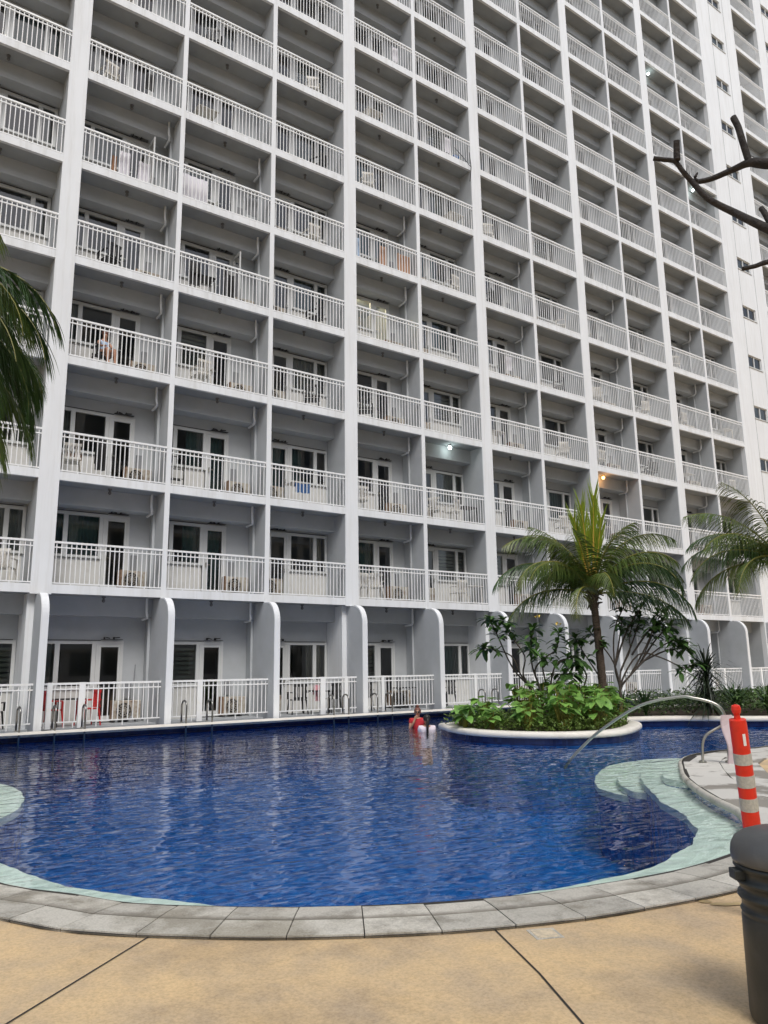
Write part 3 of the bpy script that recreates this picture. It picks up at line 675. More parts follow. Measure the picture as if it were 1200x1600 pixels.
put(ch_w, 17.95, 20.9, 2, 200, 'white plastic chair under the lit ceiling lamp, nearer the dark table', 'chair', GW)
put(tb_d, 18.7, 20.95, 2, 0, 'small dark table under the lit ceiling lamp two levels above the pool', 'table')
put(tb_w, 11.6, 20.95, 2, 0, 'white table covered with dark blue things, two levels above the pool', 'table')
put(ch_w, 4.75, 20.95, 2, 170, 'white plastic chair with a brown cushion right of the leftmost wide pillar', 'chair', GW)
put(tb_w, 18.75, 20.9, 1, 0, 'small white table beside the slatted chair left of the third wide pillar', 'table')
put(ch_w, 23.9, 21.0, 2, 160, 'white plastic chair left of the fourth wide pillar, two levels above the pool', 'chair', GW)
put(ch_w, 30.0, 21.0, 4, 160, 'white plastic chair left of the fifth wide pillar, four levels above the pool', 'chair', GW)
put(tb_w, 32.9, 20.95, 3, 0, 'white table right of the fifth wide pillar, three levels above the pool', 'table')
put(ch_w, 32.8, 21.0, 5, 150, 'white plastic chair right of the fifth wide pillar, five levels above the pool', 'chair', GW)
put(ch_r, 4.62, 20.75, 0, 95, 'red chair on the poolside terrace nearer the leftmost fin wall', 'chair', 'red chairs on the terrace')
put(ch_r, 5.5, 20.75, 0, -80, 'red chair on the poolside terrace just left of the glass door', 'chair', 'red chairs on the terrace')
put(tb_d, 5.05, 20.8, 0, 0, 'dark table between the two red chairs on the terrace', 'table')
put(ch_d, 3.3, 20.9, 0, 160, 'black chair on the terrace at the left edge of the photo', 'chair', 'black chairs on the terrace')
put(ch_d, 11.6, 20.85, 0, 170, 'black chair left of the pink towel on the terrace', 'chair', 'black chairs on the terrace')
put(ch_d, 12.75, 20.85, 0, 200, 'black chair right of the pink towel on the terrace', 'chair', 'black chairs on the terrace')
put(tb_d, 12.2, 20.75, 0, 0, 'dark table under the pink towel on the terrace', 'table')
put(ch_d, 14.0, 20.9, 0, 190, 'black chair behind the railing right of the second wide pillar on the terrace', 'chair', 'black chairs on the terrace')
put(tb_d, 15.6, 20.9, 0, 0, 'dark table beside the air conditioner behind the woman in red', 'table')
put(ch_d, 17.35, 20.8, 0, 185, 'ornate black iron chair behind the terrace railing left of the third wide pillar', 'chair', 'black chairs on the terrace')
put(ch_d, 29.9, 21.0, 3, 185, 'dark clothes-draped chair left of the fifth wide pillar, three levels above the pool', 'chair')
put(tb_d, 8.2, 20.95, 4, 0, 'dark cluttered table in the balcony with the open door', 'table')
def cloth(name, x0, x1, z0, z1, y, m, label, cat, group=None, amp=.02):
    mb = MB(); n = 12; pts = [(x0+(x1-x0)*i/n, y+amp*math.sin(i*1.7+x0), R.uniform(0, .03)) for i in range(n+1)]
    top = [(p[0], p[1], z1-.02*math.sin(math.pi*i/n)) for i, p in enumerate(pts)]; bot = [(p[0]*.96+.04*(x0+x1)/2, p[1]*1+.0, z0+p[2]) for p in pts]
    for i in range(n): mb.quad(bot[i], bot[i+1], top[i+1], top[i])
    for i in range(n): mb.quad((top[i][0], y+.06, z0+.2), (top[i+1][0], y+.06, z0+.2), top[i+1], top[i])
    o = mb.build(name, m); return tag(o, label, cat, group)
cloth('towel', 5.45, 5.78, 15.75, 16.62, 20.75, M['towel'], 'white towel hanging behind the railing on the fifth level, left of its pair', 'towel', 'white towels on the balcony')
cloth('towel', 6.02, 6.38, 15.70, 16.5, 20.75, M['towel'], 'white towel hanging behind the railing on the fifth level, right of its pair', 'towel', 'white towels on the balcony')
cloth('towel', 5.26, 5.4, 15.75, 16.4, 20.78, M['tan'], 'narrow brown cloth hanging left of the two white towels', 'towel')
cloth('sheet', 7.45, 8.25, 15.75, 16.75, 20.9, M['towel'], 'bright white sheet spread behind the railing beside the pair of white towels', 'sheet')
cloth('towel', 14.75, 15.05, 15.75, 16.6, 20.72, M['tan'], 'orange towel nearer the second wide pillar, five levels up', 'towel', 'orange towels on the railing')
cloth('towel', 15.55, 16.15, 15.75, 16.55, 20.72, M['tan'], 'wide orange towel hanging next to the partition, five levels up', 'towel', 'orange towels on the railing')
cloth('towel', 13.65, 13.9, 15.85, 16.6, 20.75, M['blue'], 'blue and white cloth hanging right beside the second wide pillar, five levels up', 'towel')
cloth('towel', 12.02, 12.38, .62, 1.12, 20.62, M['pink'], 'pink towel hung over the dark terrace table', 'towel')
cloth('cushion', 4.55, 5.0, ZS[2]+.66, ZS[2]+.80, 20.8, M['rust'], 'brown cushion on the white chair right of the leftmost wide pillar', 'cushion')
cloth('clothes', 5.3, 5.6, ZS[2]+.45, ZS[2]+1.35, 20.8, M['black'], 'black clothes hanging behind the railing two levels above the pool', 'clothes')
cloth('clothes', 11.35, 11.9, ZS[2]+.55, ZS[2]+.88, 20.68, M['bluedark'], 'dark blue cloth over the white table two levels above the pool', 'clothes')
cloth('clothes', 7.7, 8.1, ZS[4]+.5, ZS[4]+1.3, 20.8, M['black'], 'black clothes hanging in the balcony with the open door', 'clothes')
cloth('clothes', 9.0, 9.25, ZS[4]+.4, ZS[4]+1.25, 20.85, M['black'], 'black shirt hanging right of the dark table, four levels up', 'clothes')
m = MB(); m.box(18.45, 20.8, 19.4, 18.95, 20.9, 19.85); 
rr = random.Random(21); LV = {5: 'fifth', 6: 'sixth', 7: 'seventh', 4: 'fourth', 3: 'third', 8: 'eighth'}
items = [(3, 6, 'c'), (3, 7, 't'), (4, 6, 't'), (5, 6, 'd'), (5, 5, 'c'), (6, 6, 'c'), (7, 6, 't'), (7, 5, 'c'), (8, 5, 'd'), (8, 6, 'c'), (9, 5, 'c'), (9, 4, 'd'), (10, 4, 'c'), (10, 3, 'c'), (10, 2, 't'), (11, 3, 'd'), (8, 3, 't'), (9, 3, 'c'), (12, 4, 'c'), (13, 3, 'c'), (13, 4, 't'), (6, 3, 'd'), (4, 7, 'd'), (5, 7, 'c'), (6, 7, 't'), (3, 4, 'd'), (4, 3, 'c'), (5, 3, 'd'), (5, 4, 'd')]
for bi, k, ty in items:
    xl, xr, t_ = bay[bi]; x = (xl+.6+rr.random()*.5) if t_ == 'A' else (xr-.6-rr.random()*.5)
    if ty == 'c': put(ch_w, x, 21.0, k, rr.uniform(140, 220), 'white plastic chair on the %s level, %s' % (FL[k], BAYN[bi]), 'chair', GW)
    elif ty == 'd': put(ch_d, x, 21.0, k, rr.uniform(140, 220), 'black chair on the %s level, %s' % (FL[k], BAYN[bi]), 'chair', 'black chairs on the balconies')
    else: put(tb_w, x, 20.95, k, 0, 'white table on the %s level, %s' % (FL[k], BAYN[bi]), 'table', 'white tables on the balconies')
for bi, k, dx, m_, nm in [(3, 6, 1.7, 'black', 'black'), (4, 5, 2.2, 'grey', 'grey'),  (7, 7, 1.6, 'towel', 'white'), (8, 4, 1.2, 'towel', 'white'), (3, 8, .5, 'grey', 'grey'), (6, 8, 1.9, 'towel', 'white')]:
    x = bay[bi][0]+dx; cloth('towel', x, x+rr.uniform(.25, .45), ZS[k]+.42+rr.random()*.2, ZS[k]+1.22, 20.7, M[m_], '%s towel hanging on the %s level, %s' % (nm, FL[k], BAYN[bi]), 'towel', 'towels drying on the balconies')
# mop leaning in the terrace corner
mp = empty('mop', (6.75, 21.2, .27)); tag(mp, 'grey mop leaning above the air conditioner on the leftmost terrace', 'mop')
m = MB(); m.tube([(0, 0, 0), (.12, .25, 1.5)], .014, 6); m.build('handle', M['grey'], mp); m = MB(); m.lathe([(.09, 0), (.07, .1), (.02, .16)], 8); m.build('head', M['grey'], mp)
# black folding rack
fr = empty('folding_rack', (7.55, 20.75, fy(2))); tag(fr, 'black folding rack behind the railing right of the first thin partition', 'rack')
m = MB()
for x in (-.12, .22): m.box(x-.012, -.012, 0, x+.012, .012, .95)
for z in (.55, .92): m.box(-.12, -.01, z, .22, .01, z+.02)
m.build('frame', M['black'], fr)
m = MB(); m.box(-.12, .02, .3, .22, .3, .31); m.build('shelf', M['black'], fr)

# ================================================================== POOL LADDER GRAB RAILS
def make_grab():
    t = empty('grab_rail', (0, 0, 0)); m = MB()
    pts = [(0, .18, 0), (0, .18, .42)]+[(0, .18-.17+.17*math.cos(a*math.pi/8), .42+.14*math.sin(a*math.pi/8)) for a in range(1, 9)]+[(0, -.16, .0), (0, -.16, -.9)]
    m.tube(pts, .023, 10); m.build('tube', M['steel_d'], t, smooth=True)
    m = MB(); m.lathe([(.045, 0), (.045, .012), (.03, .025)], 14, (0, .18, 0)); m.build('flange', M['steel'], t); return t
gr = make_grab(); fst = True
for i, (x, lb) in enumerate([(3.68, 'alone at the left edge of the photo'), (4.45, 'in front of the gate of the red-chair terrace, left one'), (5.12, 'in front of the red-chair terrace, right one'),
                             (7.6, 'just right of the red-chair terrace, left one of its pair'), (8.3, 'right one of the pair beside the terrace gate post'), (12.02, 'in front of the pink towel terrace, left one'), (12.52, 'in front of the second wide pillar, right one'),
                             (13.55, 'just left of the woman in red, farther one'), (14.08, 'nearest to the woman in red'), (17.9, 'behind the left end of the planted island'), (18.5, 'behind the island leaves, farthest right')]):
    o = gr if fst else copy_tree(gr); fst = False; o.location = (x, 19.68-.18, .27) if False else (x, 19.62, .27)
    o.rotation_euler.z = rad(R.uniform(-3, 3)); tag(o, 'curved steel pool grab rail ' + lb, 'grab rail', 'steel grab rails along the far pool edge')
# ================================================================== long handrail over the steps
hr = empty('handrail', (11.59, 7.13, .08)); tag(hr, 'long arched stainless handrail rising from the deck and dipping into the pool beside the steps', 'handrail')
o_ = Vector((11.59, 7.13, .08))
pts = spline([Vector(p)-o_ for p in [(11.58, 7.10, .07), (11.56, 7.07, .45), (11.53, 7.06, .70), (11.48, 7.08, .88), (11.40, 7.19, .985), (11.26, 7.39, 1.05), (11.14, 7.6, 1.07), (10.83, 8.11, .93), (10.61, 8.74, .53), (10.46, 9.11, .19), (10.38, 9.29, -.02), (10.35, 9.36, -.12)]], 6)
m = MB(); m.tube(pts, .024, 12); m.build('top_tube', M['steel'], hr, smooth=True)
m = MB(); m.tube(spline([Vector(p)-o_ for p in [(11.28, 7.36, .07), (11.27, 7.33, .34), (11.30, 7.28, .48), (11.38, 7.2, .56), (11.54, 7.07, .66)]], 5), .021, 12); m.build('brace', M['steel'], hr, smooth=True)
m = MB(); m.lathe([(.06, 0), (.06, .015), (.03, .03)], 16, (-.31, .23, -.0)); m.lathe([(.06, 0), (.06, .015), (.03, .03)], 16, (-.01, -.03, -.0)); m.build('flange', M['steel'], hr)
sg = MB(); P_ = [(11.37, 7.02, .80), (11.52, 6.91, .80), (11.56, 6.88, .07), (11.41, 6.99, .07)]
for i in range(8):
    a, b = i/8, (i+1)/8; f0 = lambda t_: Vector(P_[0]).lerp(Vector(P_[3]), t_)+Vector((0, .03*math.sin(t_*7), 0)); f1 = lambda t_: Vector(P_[1]).lerp(Vector(P_[2]), t_)+Vector((0, .03*math.sin(t_*7+1), 0))
    sg.quad(f0(b), f1(b), f1(a), f0(a)); off = Vector((.004, .02, 0)); sg.quad(f0(a)+off, f1(a)+off, f1(b)+off, f0(b)+off)
tag(sg.build('plastic_sheet', M['sheet']), 'pale pink and white plastic sheet hanging from the arched handrail', 'sheet')
# ================================================================== delineator post
A_ = Vector((4.88, 2.86, DZ)); B_ = Vector((4.67, 2.78, 1.25)); ax = (B_-A_)
dp_ = empty('delineator_post', A_); tag(dp_, 'leaning orange-red plastic delineator post with three grey reflective bands', 'post')
q = ax.to_track_quat('Z', 'Y'); dp_.rotation_mode = 'QUATERNION'; dp_.rotation_quaternion = q
Lp = ax.length
m = MB(); m.lathe([(.10, 0), (.10, .03), (.085, .05), (.06, .07)], 16); m.build('base', M['black'], dp_)
m = MB(); m.lathe([(.054, .05), (.051, Lp-.03), (.049, Lp), (.02, Lp+.004), (.018, Lp+.03), (.026, Lp+.045), (.029, Lp+.065), (.024, Lp+.085), (.008, Lp+.092)], 24); m.build('tube', M['orange'], dp_, smooth=False)
for a, b in ((.775, .83), (.66, .72), (.54, .605)):
    m = MB(); m.lathe([(.0518+.002, a*Lp), (.0538, b*Lp)], 24); m.build('reflective_band', M['reflect'], dp_)
m = MB(); n0 = 0
for i in range(4):
    a0, a1 = rad(-62+i*5), rad(-57+i*5); r_ = .0535
    m.quad((r_*math.cos(a0), r_*math.sin(a0), .875*Lp), (r_*math.cos(a1), r_*math.sin(a1), .875*Lp), (r_*math.cos(a1), r_*math.sin(a1), .935*Lp), (r_*math.cos(a0), r_*math.sin(a0), .935*Lp))
m.build('white_mark', M['whitemark'], dp_)
# ================================================================== litter bin
bn = empty('litter_bin', (3.66, 2.0, DZ)); tag(bn, 'dark grey round plastic litter bin with domed lid and ribbed rim at the right edge', 'litter bin')
m = MB(); m.lathe([(.222, 0), (.225, .02), (.221, .40), (.219, .485), (.218, .49), (.216, .50), (.222, .515), (.216, .525), (.213, .53), (.214, .565), (.222, .572), (.230, .585), (.226, .60), (.216, .607), (.217, .64), (.226, .648), (.234, .66), (.229, .672), (.220, .678), (.221, .715), (.23, .722), (.237, .735), (.232, .748), (.224, .752), (.224, .79)], 56); m.v = [(v[0], v[1], v[2]*.86) for v in m.v]; m.build('body', M['bin'], bn, smooth=True)
m = MB(); m.lathe([(.225, .715), (.238, .72), (.242, .735), (.243, .76), (.238, .80), (.222, .835), (.19, .862), (.14, .882), (.08, .893), (.02, .896)], 56); 
m.v = [(v[0], v[1], v[2]*.86+.03) for v in m.v]; m.build('lid', M['bin_lid'], bn, smooth=True)
m = MB(); m.obox((-.2365*.814, .2365*.581, .605), (-.028*.814, .028*.581, 0), (.035*.581, .035*.814, 0), (0, 0, .022)); m.build('handle', M['bin'], bn, bevel=.006)

# ================================================================== PLANTED BED
BEDF = [(11.85, 14.25), (11.58, 13.7), (11.36, 12.7), (11.62, 11.7), (12.28, 10.9), (13.43, 10.62), (14.93, 11.27), (15.75, 11.95), (16.0, 12.55), (16.35, 12.85), (17.0, 12.75), (17.74, 12.33), (18.25, 11.76), (18.7, 11.1), (19.6, 10.35), (21.5, 9.95), (25, 9.8), (30, 9.8)]
BEDB = [(30, 15.6), (26, 15.6), (20, 15.6), (16, 15.2), (13.6, 15.0), (12.1, 14.75)]
bed = [(p.x, p.y) for p in spline(BEDF, 6)]+[(p.x, p.y) for p in spline(BEDB, 5)]
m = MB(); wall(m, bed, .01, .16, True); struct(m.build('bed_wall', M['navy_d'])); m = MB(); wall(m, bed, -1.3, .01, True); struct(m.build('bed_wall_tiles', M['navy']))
m = MB(); pr = [(-.03, .145), (.04, .150), (.062, .175), (.066, .21), (.055, .245), (.03, .265), (-.02, .273), (-.22, .27), (-.24, .255), (-.24, .2)]
BV = [Vector(p) for p in bed]
area = sum(BV[i].x*BV[(i+1) % len(BV)].y-BV[(i+1) % len(BV)].x*BV[i].y for i in range(len(BV)))
if area < 0: pr = [(-a, b) for a, b in pr]
sweep(m, BV, pr, True); struct(m.build('bed_coping', M['white_cope'], smooth=True))
m = MB(); poly(m, [bed], .225); struct(m.build('bed_soil', M['soil']))

def leaf(mb, p, d, nrm, L, W, droop=.0, heart=False, fold=.15, n=3):
    """a leaf blade with midrib fold, n segments"""
    p = Vector(p); d = Vector(d).normalized(); s = d.cross(Vector(nrm)).normalized(); u = s.cross(d)
    prof = [(0, .10), (.12, .95), (.45, .9), (.8, .45), (1, .0)] if heart else [(0, .12), (.3, .75), (.6, 1), (.85, .7), (1, .0)]
    n0 = len(mb.v)
    for t, wd in prof:
        c = p+d*L*t-Vector((0, 0, droop*L*t*t)); e = s*W*wd*.5; k = u*(W*wd*fold)
        back = -d*L*.12 if (heart and t == .12) else Vector()
        mb.v += [tuple(c-e+k+back), tuple(c), tuple(c+e+k+back)]
    for i in range(len(prof)-1):
        a = n0+3*i; mb.f += [(a, a+1, a+4, a+3), (a+1, a+2, a+5, a+4)]
def rnd_dir(r, lo=-.2, hi=1):
    a = r.uniform(0, 2*math.pi); e = r.uniform(lo, hi); return Vector((math.cos(a)*math.cos(e), math.sin(a)*math.cos(e), math.sin(e)))
# broad-leaved plants
def broad_plant(x, y, h, n, seed, label):
    r = random.Random(seed); t = empty('broad_leaf_plant', (x, y, .225)); lf, st = MB(), MB()
    for i in range(n):
        a = r.uniform(0, 2*math.pi); rr = r.uniform(.05, .38)*h; hh = h*r.uniform(.45, 1.0)
        p = Vector((rr*math.cos(a), rr*math.sin(a), hh)); st.tube([(0.02*math.cos(a), .02*math.sin(a), 0), p*.5+Vector((0, 0, hh*.12)), p], [.012, .009, .006], 4, cap=False)
        d = Vector((math.cos(a+r.uniform(-.6, .6)), math.sin(a+r.uniform(-.6, .6)), r.uniform(-.55, .35)))
        leaf(lf, p, d, Vector((r.uniform(-.3, .3), r.uniform(-.3, .3), 1)), r.uniform(.17, .29), r.uniform(.15, .25), .25, True, .08)
    st.build('stems', M['stalk'], t); lf.build('leaves', M['taro'], t); tag(t, label, 'plant', 'broad-leaved plants in the pool island'); return t
PLN = [(11.6, 13.3, .50, 14, 'at the left tip of the pool island'), (11.75, 12.6, .45, 13, 'low at the left end of the island, in front'), (12.3, 13.4, .68, 16, 'second from the left tip of the island'), (12.2, 12.0, .60, 16, 'at the front of the island, left of centre'), (12.9, 12.6, .85, 20, 'in the middle left of the island behind the front row'),
       (12.7, 11.5, .72, 18, 'at the front coping left of the palm'), (13.3, 11.9, .95, 22, 'tall in the island, left of the palm'), (13.2, 13.2, .95, 20, 'at the foot of the left frangipani'), (13.5, 11.25, .72, 18, 'at the front coping in the island centre'), (14.0, 12.3, 1.0, 22, 'tall in front of the palm trunk, left'),
       (14.2, 11.6, .78, 20, 'at the front of the island, right of centre'), (14.1, 13.4, 1.05, 20, 'behind the island middle, beside the left frangipani stems'), (14.7, 12.0, .85, 20, 'in front of the palm trunk'), (15.0, 12.9, 1.0, 20, 'just left of the palm trunk'), (15.1, 11.95, .6, 16, 'at the right end of the island, in front'),
       (15.5, 12.7, 1.0, 20, 'right of the palm trunk'), (15.2, 13.9, .95, 18, 'behind the palm trunk, left'), (16.2, 13.9, .8, 16, 'between the palm and the right frangipani'), (12.0, 13.9, .55, 12, 'at the back of the island near the left tip'), (16.6, 13.4, .75, 14, 'below the right frangipani')]
for i, (x, y, h, n, lb) in enumerate(PLN): broad_plant(x, y, h, int(n*1.7), 50+i, 'bright green broad-leaved plant ' + lb)
def inside(x, y, P, mar=.0):
    c = False; j = len(P)-1
    for i in range(len(P)):
        if (P[i][1] > y) != (P[j][1] > y) and x < (P[j][0]-P[i][0])*(y-P[i][1])/(P[j][1]-P[i][1])+P[i][0]: c = not c
        j = i
    return c
def inset_ok(x, y, mr): return inside(x, y, bed) and min((x-p[0])**2+(y-p[1])**2 for p in bed) > mr*mr
# low ground cover
r = random.Random(5); gc = MB(); cnt = 0
while cnt < 9000:
    x, y = r.uniform(11, 17), r.uniform(10.6, 15)
    if not inset_ok(x, y, .22): continue
    cnt += 1; z = .225+r.uniform(0, .26); leaf(gc, (x, y, z), rnd_dir(r, -.2, 1.1), (r.uniform(-.4, .4), r.uniform(-.4, .4), 1), r.uniform(.05, .11), r.uniform(.025, .05), .2)
tag(gc.build('ground_cover', M['cover']), 'low yellowish green ground cover along the island coping', 'ground cover', kind='stuff')
gc = MB(); cnt = 0
while cnt < 16000:
    x, y = r.uniform(16.2, 30), r.uniform(9.9, 15.4)
    if not inset_ok(x, y, .25): continue
    cnt += 1; hmax = .42+.12*math.sin(x*1.7)+.1*math.sin(y*2.3+x)
    z = .25+hmax*r.random()**.5; leaf(gc, (x, y, z), rnd_dir(r, -.4, 1.0), (r.uniform(-.6, .6), r.uniform(-.6, .6), 1), r.uniform(.07, .14), r.uniform(.03, .055), .2)
tag(gc.build('low_hedge', M['hedge']), 'dense dark green low planting on the far bed to the right', 'hedge', kind='stuff')
# strap-leaved clumps
def strap_plant(x, y, h, n, seed, label):
    r = random.Random(seed); t = MB()
    for i in range(n):
        a = r.uniform(0, 6.28); L = h*r.uniform(.7, 1.1); out = r.uniform(.25, .8); w_ = r.uniform(.03, .05)
        d = Vector((math.cos(a), math.sin(a), 0)); s = Vector((-d.y, d.x, 0)); n0 = len(t.v)
        for j in range(6):
            u = j/5; c = d*out*L*u*u+Vector((0, 0, L*(u*1.15-.45*out*u*u*1.2))); ww = w_*(1-u**3)*(.6+.4*math.sin(u*3))
            t.v += [tuple(c-s*ww), tuple(c+s*ww)]
        for j in range(5): q = n0+2*j; t.f.append((q, q+1, q+3, q+2))
    o = t.build('strap_leaf_plant', M['strap']); o.location = (x, y, .24); return tag(o, label, 'plant', 'strap-leaved plants on the far bed')
for i, (x, y, h, lb) in enumerate([(16.9, 13.2, .75, 'just right of the island palm'), (17.6, 13.0, .7, 'left of the dark spiky plant'), (17.3, 13.9, .8, 'behind the right frangipani'), (19.6, 11.6, .85, 'first right of the dark spiky plant'), (20.3, 11.2, .8, 'near the red post, behind the coping'), (20.4, 12.2, .9, 'at the right edge, back row'), (19.9, 12.6, .85, 'right of the dark spiky plant, back row'), (21.2, 11.6, .8, 'below the right palm')]):
    strap_plant(x, y, h, 34, 90+i, 'dark green strap-leaved clump ' + lb)
# dark dracaena
def dracaena(x, y):
    r = random.Random(11); t = empty('spiky_dracaena', (x, y, .24)); tag(t, 'dark spiky dracaena with narrow drooping leaves on the far planted bed', 'plant')
    st = MB(); lf = MB(); tops = [((.0, .0, 1.30), 130, 1.25), ((.14, .08, .85), 80, 1.0), ((-.14, -.05, .60), 80, 1.0)]
    for (p, n, L) in tops:
        st.tube([(p[0]*.3, p[1]*.3, 0), (p[0]*.7, p[1]*.7, p[2]*.6), p], [.04, .035, .03], 7)
        for i in range(n):
            a = r.uniform(0, 6.28); e = r.uniform(-.55, 1.35); l = L*r.uniform(.6, 1)*.85
            d = Vector((math.cos(a)*math.cos(e), math.sin(a)*math.cos(e), math.sin(e))); s = d.cross(Vector((0, 0, 1))).normalized(); n0 = len(lf.v)
            b = Vector(p)-Vector((0, 0, r.uniform(0, .35)))
            for j in range(5):
                u = j/4; c = b+d*l*u-Vector((0, 0, .35*l*u*u*u)); w_ = .027*(1-u)**.6*(.5+min(u*3, 1)*.5)
                lf.v += [tuple(c-s*w_), tuple(c+s*w_)]
            for j in range(4): q = n0+2*j; lf.f.append((q, q+1, q+3, q+2))
    st.build('stem', M['bark3'], t); lf.build('leaves', M['cordy'], t)
dracaena(18.5, 11.75)
# frangipani trees
def frangipani(base, tips, seed, label, flowers=()):
    r = random.Random(seed); t = empty('frangipani_tree', base); tag(t, label, 'tree', 'frangipani trees in the planted island'); b0 = Vector(base)
    tr, lf, fl = MB(), MB(), MB()
    for (path, r0) in tips:
        pts = spline([Vector(p) for p in path], 4); n = len(pts)
        tr.tube(pts, [r0*(1-.6*i/(n-1)) for i in range(n)], 7)
        p = pts[-1]; d0 = (pts[-1]-pts[-2]).normalized()
        for i in range(r.randint(34, 46)):
            a = i*2.4; e = r.uniform(-.55, .9); d = Vector((math.cos(a)*math.cos(e), math.sin(a)*math.cos(e), math.sin(e)))+d0*.35
            leaf(lf, p-d0*(r.random()**2*.6), d, (0, 0, 1), r.uniform(.26, .44), r.uniform(.09, .135), .4, False, .12)
    for p in flowers:
        for i in range(9): leaf(fl, Vector(p)+rnd_dir(r)*.05, rnd_dir(r, 0, 1.2), (0, 0, 1), .07, .05, 0)
    tr.build('trunk', M['bark2'], t, smooth=True); lf.build('crown', M['plum'], t)
    if fl.v: fl.build('flowers', M['petal'], t)
def W2(P, base): return [tuple(Vector(p)-Vector(base)) for p in P]
rt_h = Vector((.814, -.581, 0))     # image-right direction on the ground, used only to fan branches naturally along the facade
def branchy(base, spec, r0=.05):
    out = []
    for path in spec: out.append(([tuple(rt_h*a+Vector((.581, .814, 0))*c+Vector((0, 0, h))) for a, h, c in path], r0))
    return out
frangipani((14.0, 13.4, .225), branchy((0,), [
    [(0, 0, 0), (-.1, .75, .05), (-.35, 1.15, .1), (-.55, 1.6, .15), (-.95, 1.75, .2), (-1.25, 1.80, .2)],
    [(0, 0, 0), (-.1, .75, .05), (-.3, 1.15, .05), (-.25, 1.6, 0), (-.6, 2.1, -.1), (-.75, 2.45, -.1)],
    [(.1, 0, 0), (.12, .7, .1), (-.05, 1.3, .1), (-.05, 1.8, .2), (.05, 2.3, .3)],
    [(.1, 0, 0), (.12, .7, .1), (.0, 1.25, .1), (.25, 1.55, 0), (.5, 1.75, -.1), (.6, 2.2, -.1)],
    [(.12, 0, .05), (.3, .6, .1), (.2, 1.2, .1), (.1, 1.55, -.2), (-.2, 1.8, -.3)],
    [(.12, 0, .05), (.3, .6, .1), (.45, 1.3, .0), (.75, 1.5, .1), (.95, 1.55, .1)],
    [(0, 0, 0), (-.1, .75, .05), (-.5, 1.3, .3), (-.9, 2.2, .2), (-1.05, 2.5, .1)],
    [(.12, 0, .05), (.3, .6, .1), (.6, 1.1, .0), (.85, 1.15, -.15)]], .028), 3, 'small frangipani tree left of the palm with yellow flowers and several thin stems',
    [tuple(rt_h*.1+Vector((0, 0, 2.52))), tuple(rt_h*.62+Vector((0, 0, 2.32)))])
frangipani((16.75, 13.1, .225), branchy((0,), [
    [(0, 0, 0), (.0, .7, 0), (.05, 1.2, 0), (.35, 1.7, .1), (.4, 2.1, .2), (.55, 2.5, .1)],
    [(0, 0, 0), (.0, .7, 0), (-.1, 1.3, 0), (-.05, 2.2, 0), (.3, 2.9, .1), (.45, 3.2, .1)],
    [(0, 0, 0), (.0, .7, 0), (.3, 1.1, 0), (.6, 1.4, .1), (.9, 1.9, .2), (1.15, 2.35, .2)],
    [(-.35, 0, 0), (-.5, .5, .1), (-.45, .9, .1), (-.6, 1.2, 0), (-.9, 1.7, 0), (-1.1, 2.05, -.1)],
    [(0, 0, 0), (.0, .7, 0), (-.15, 1.4, -.1), (-.5, 1.9, -.2), (-.75, 2.2, -.2)],
    [(0, 0, 0), (.0, .8, 0), (.5, 1.6, -.1), (1.1, 1.5, -.15), (1.6, 1.25, -.2), (1.9, 1.35, -.2)],
    [(.4, 1.6, .1), (.9, 2.2, .2), (1.3, 2.5, .2), (1.45, 2.75, .2)],
    [(-.1, 1.3, 0), (.3, 2.2, .1), (.8, 2.9, .1), (1.0, 3.1, .1)],
    [(-.9, 0, 0), (-.95, .7, 0), (-.85, 1.1, 0), (-1.1, 1.35, -.2), (-1.3, 1.3, -.3)],
    [(0, .8, 0), (.7, 1.5, -.1), (1.3, 1.9, -.1), (1.65, 1.95, -.1)], [(.05, 1.2, 0), (.5, 2.0, .2), (.75, 2.65, .2)], [(.3, 1.1, 0), (.8, 1.9, .0), (1.15, 2.7, .0)], [(.6, 1.4, .1), (1.1, 2.0, .2), (1.5, 2.35, .2)], [(-.1, 1.3, 0), (.1, 2.0, .1), (.2, 2.5, .1)], [(.6, 1.4, .1), (1.3, 1.7, .1), (1.85, 1.75, .1)]], .029), 4, 'small frangipani tree right of the palm with forked grey stems and dark glossy leaves')
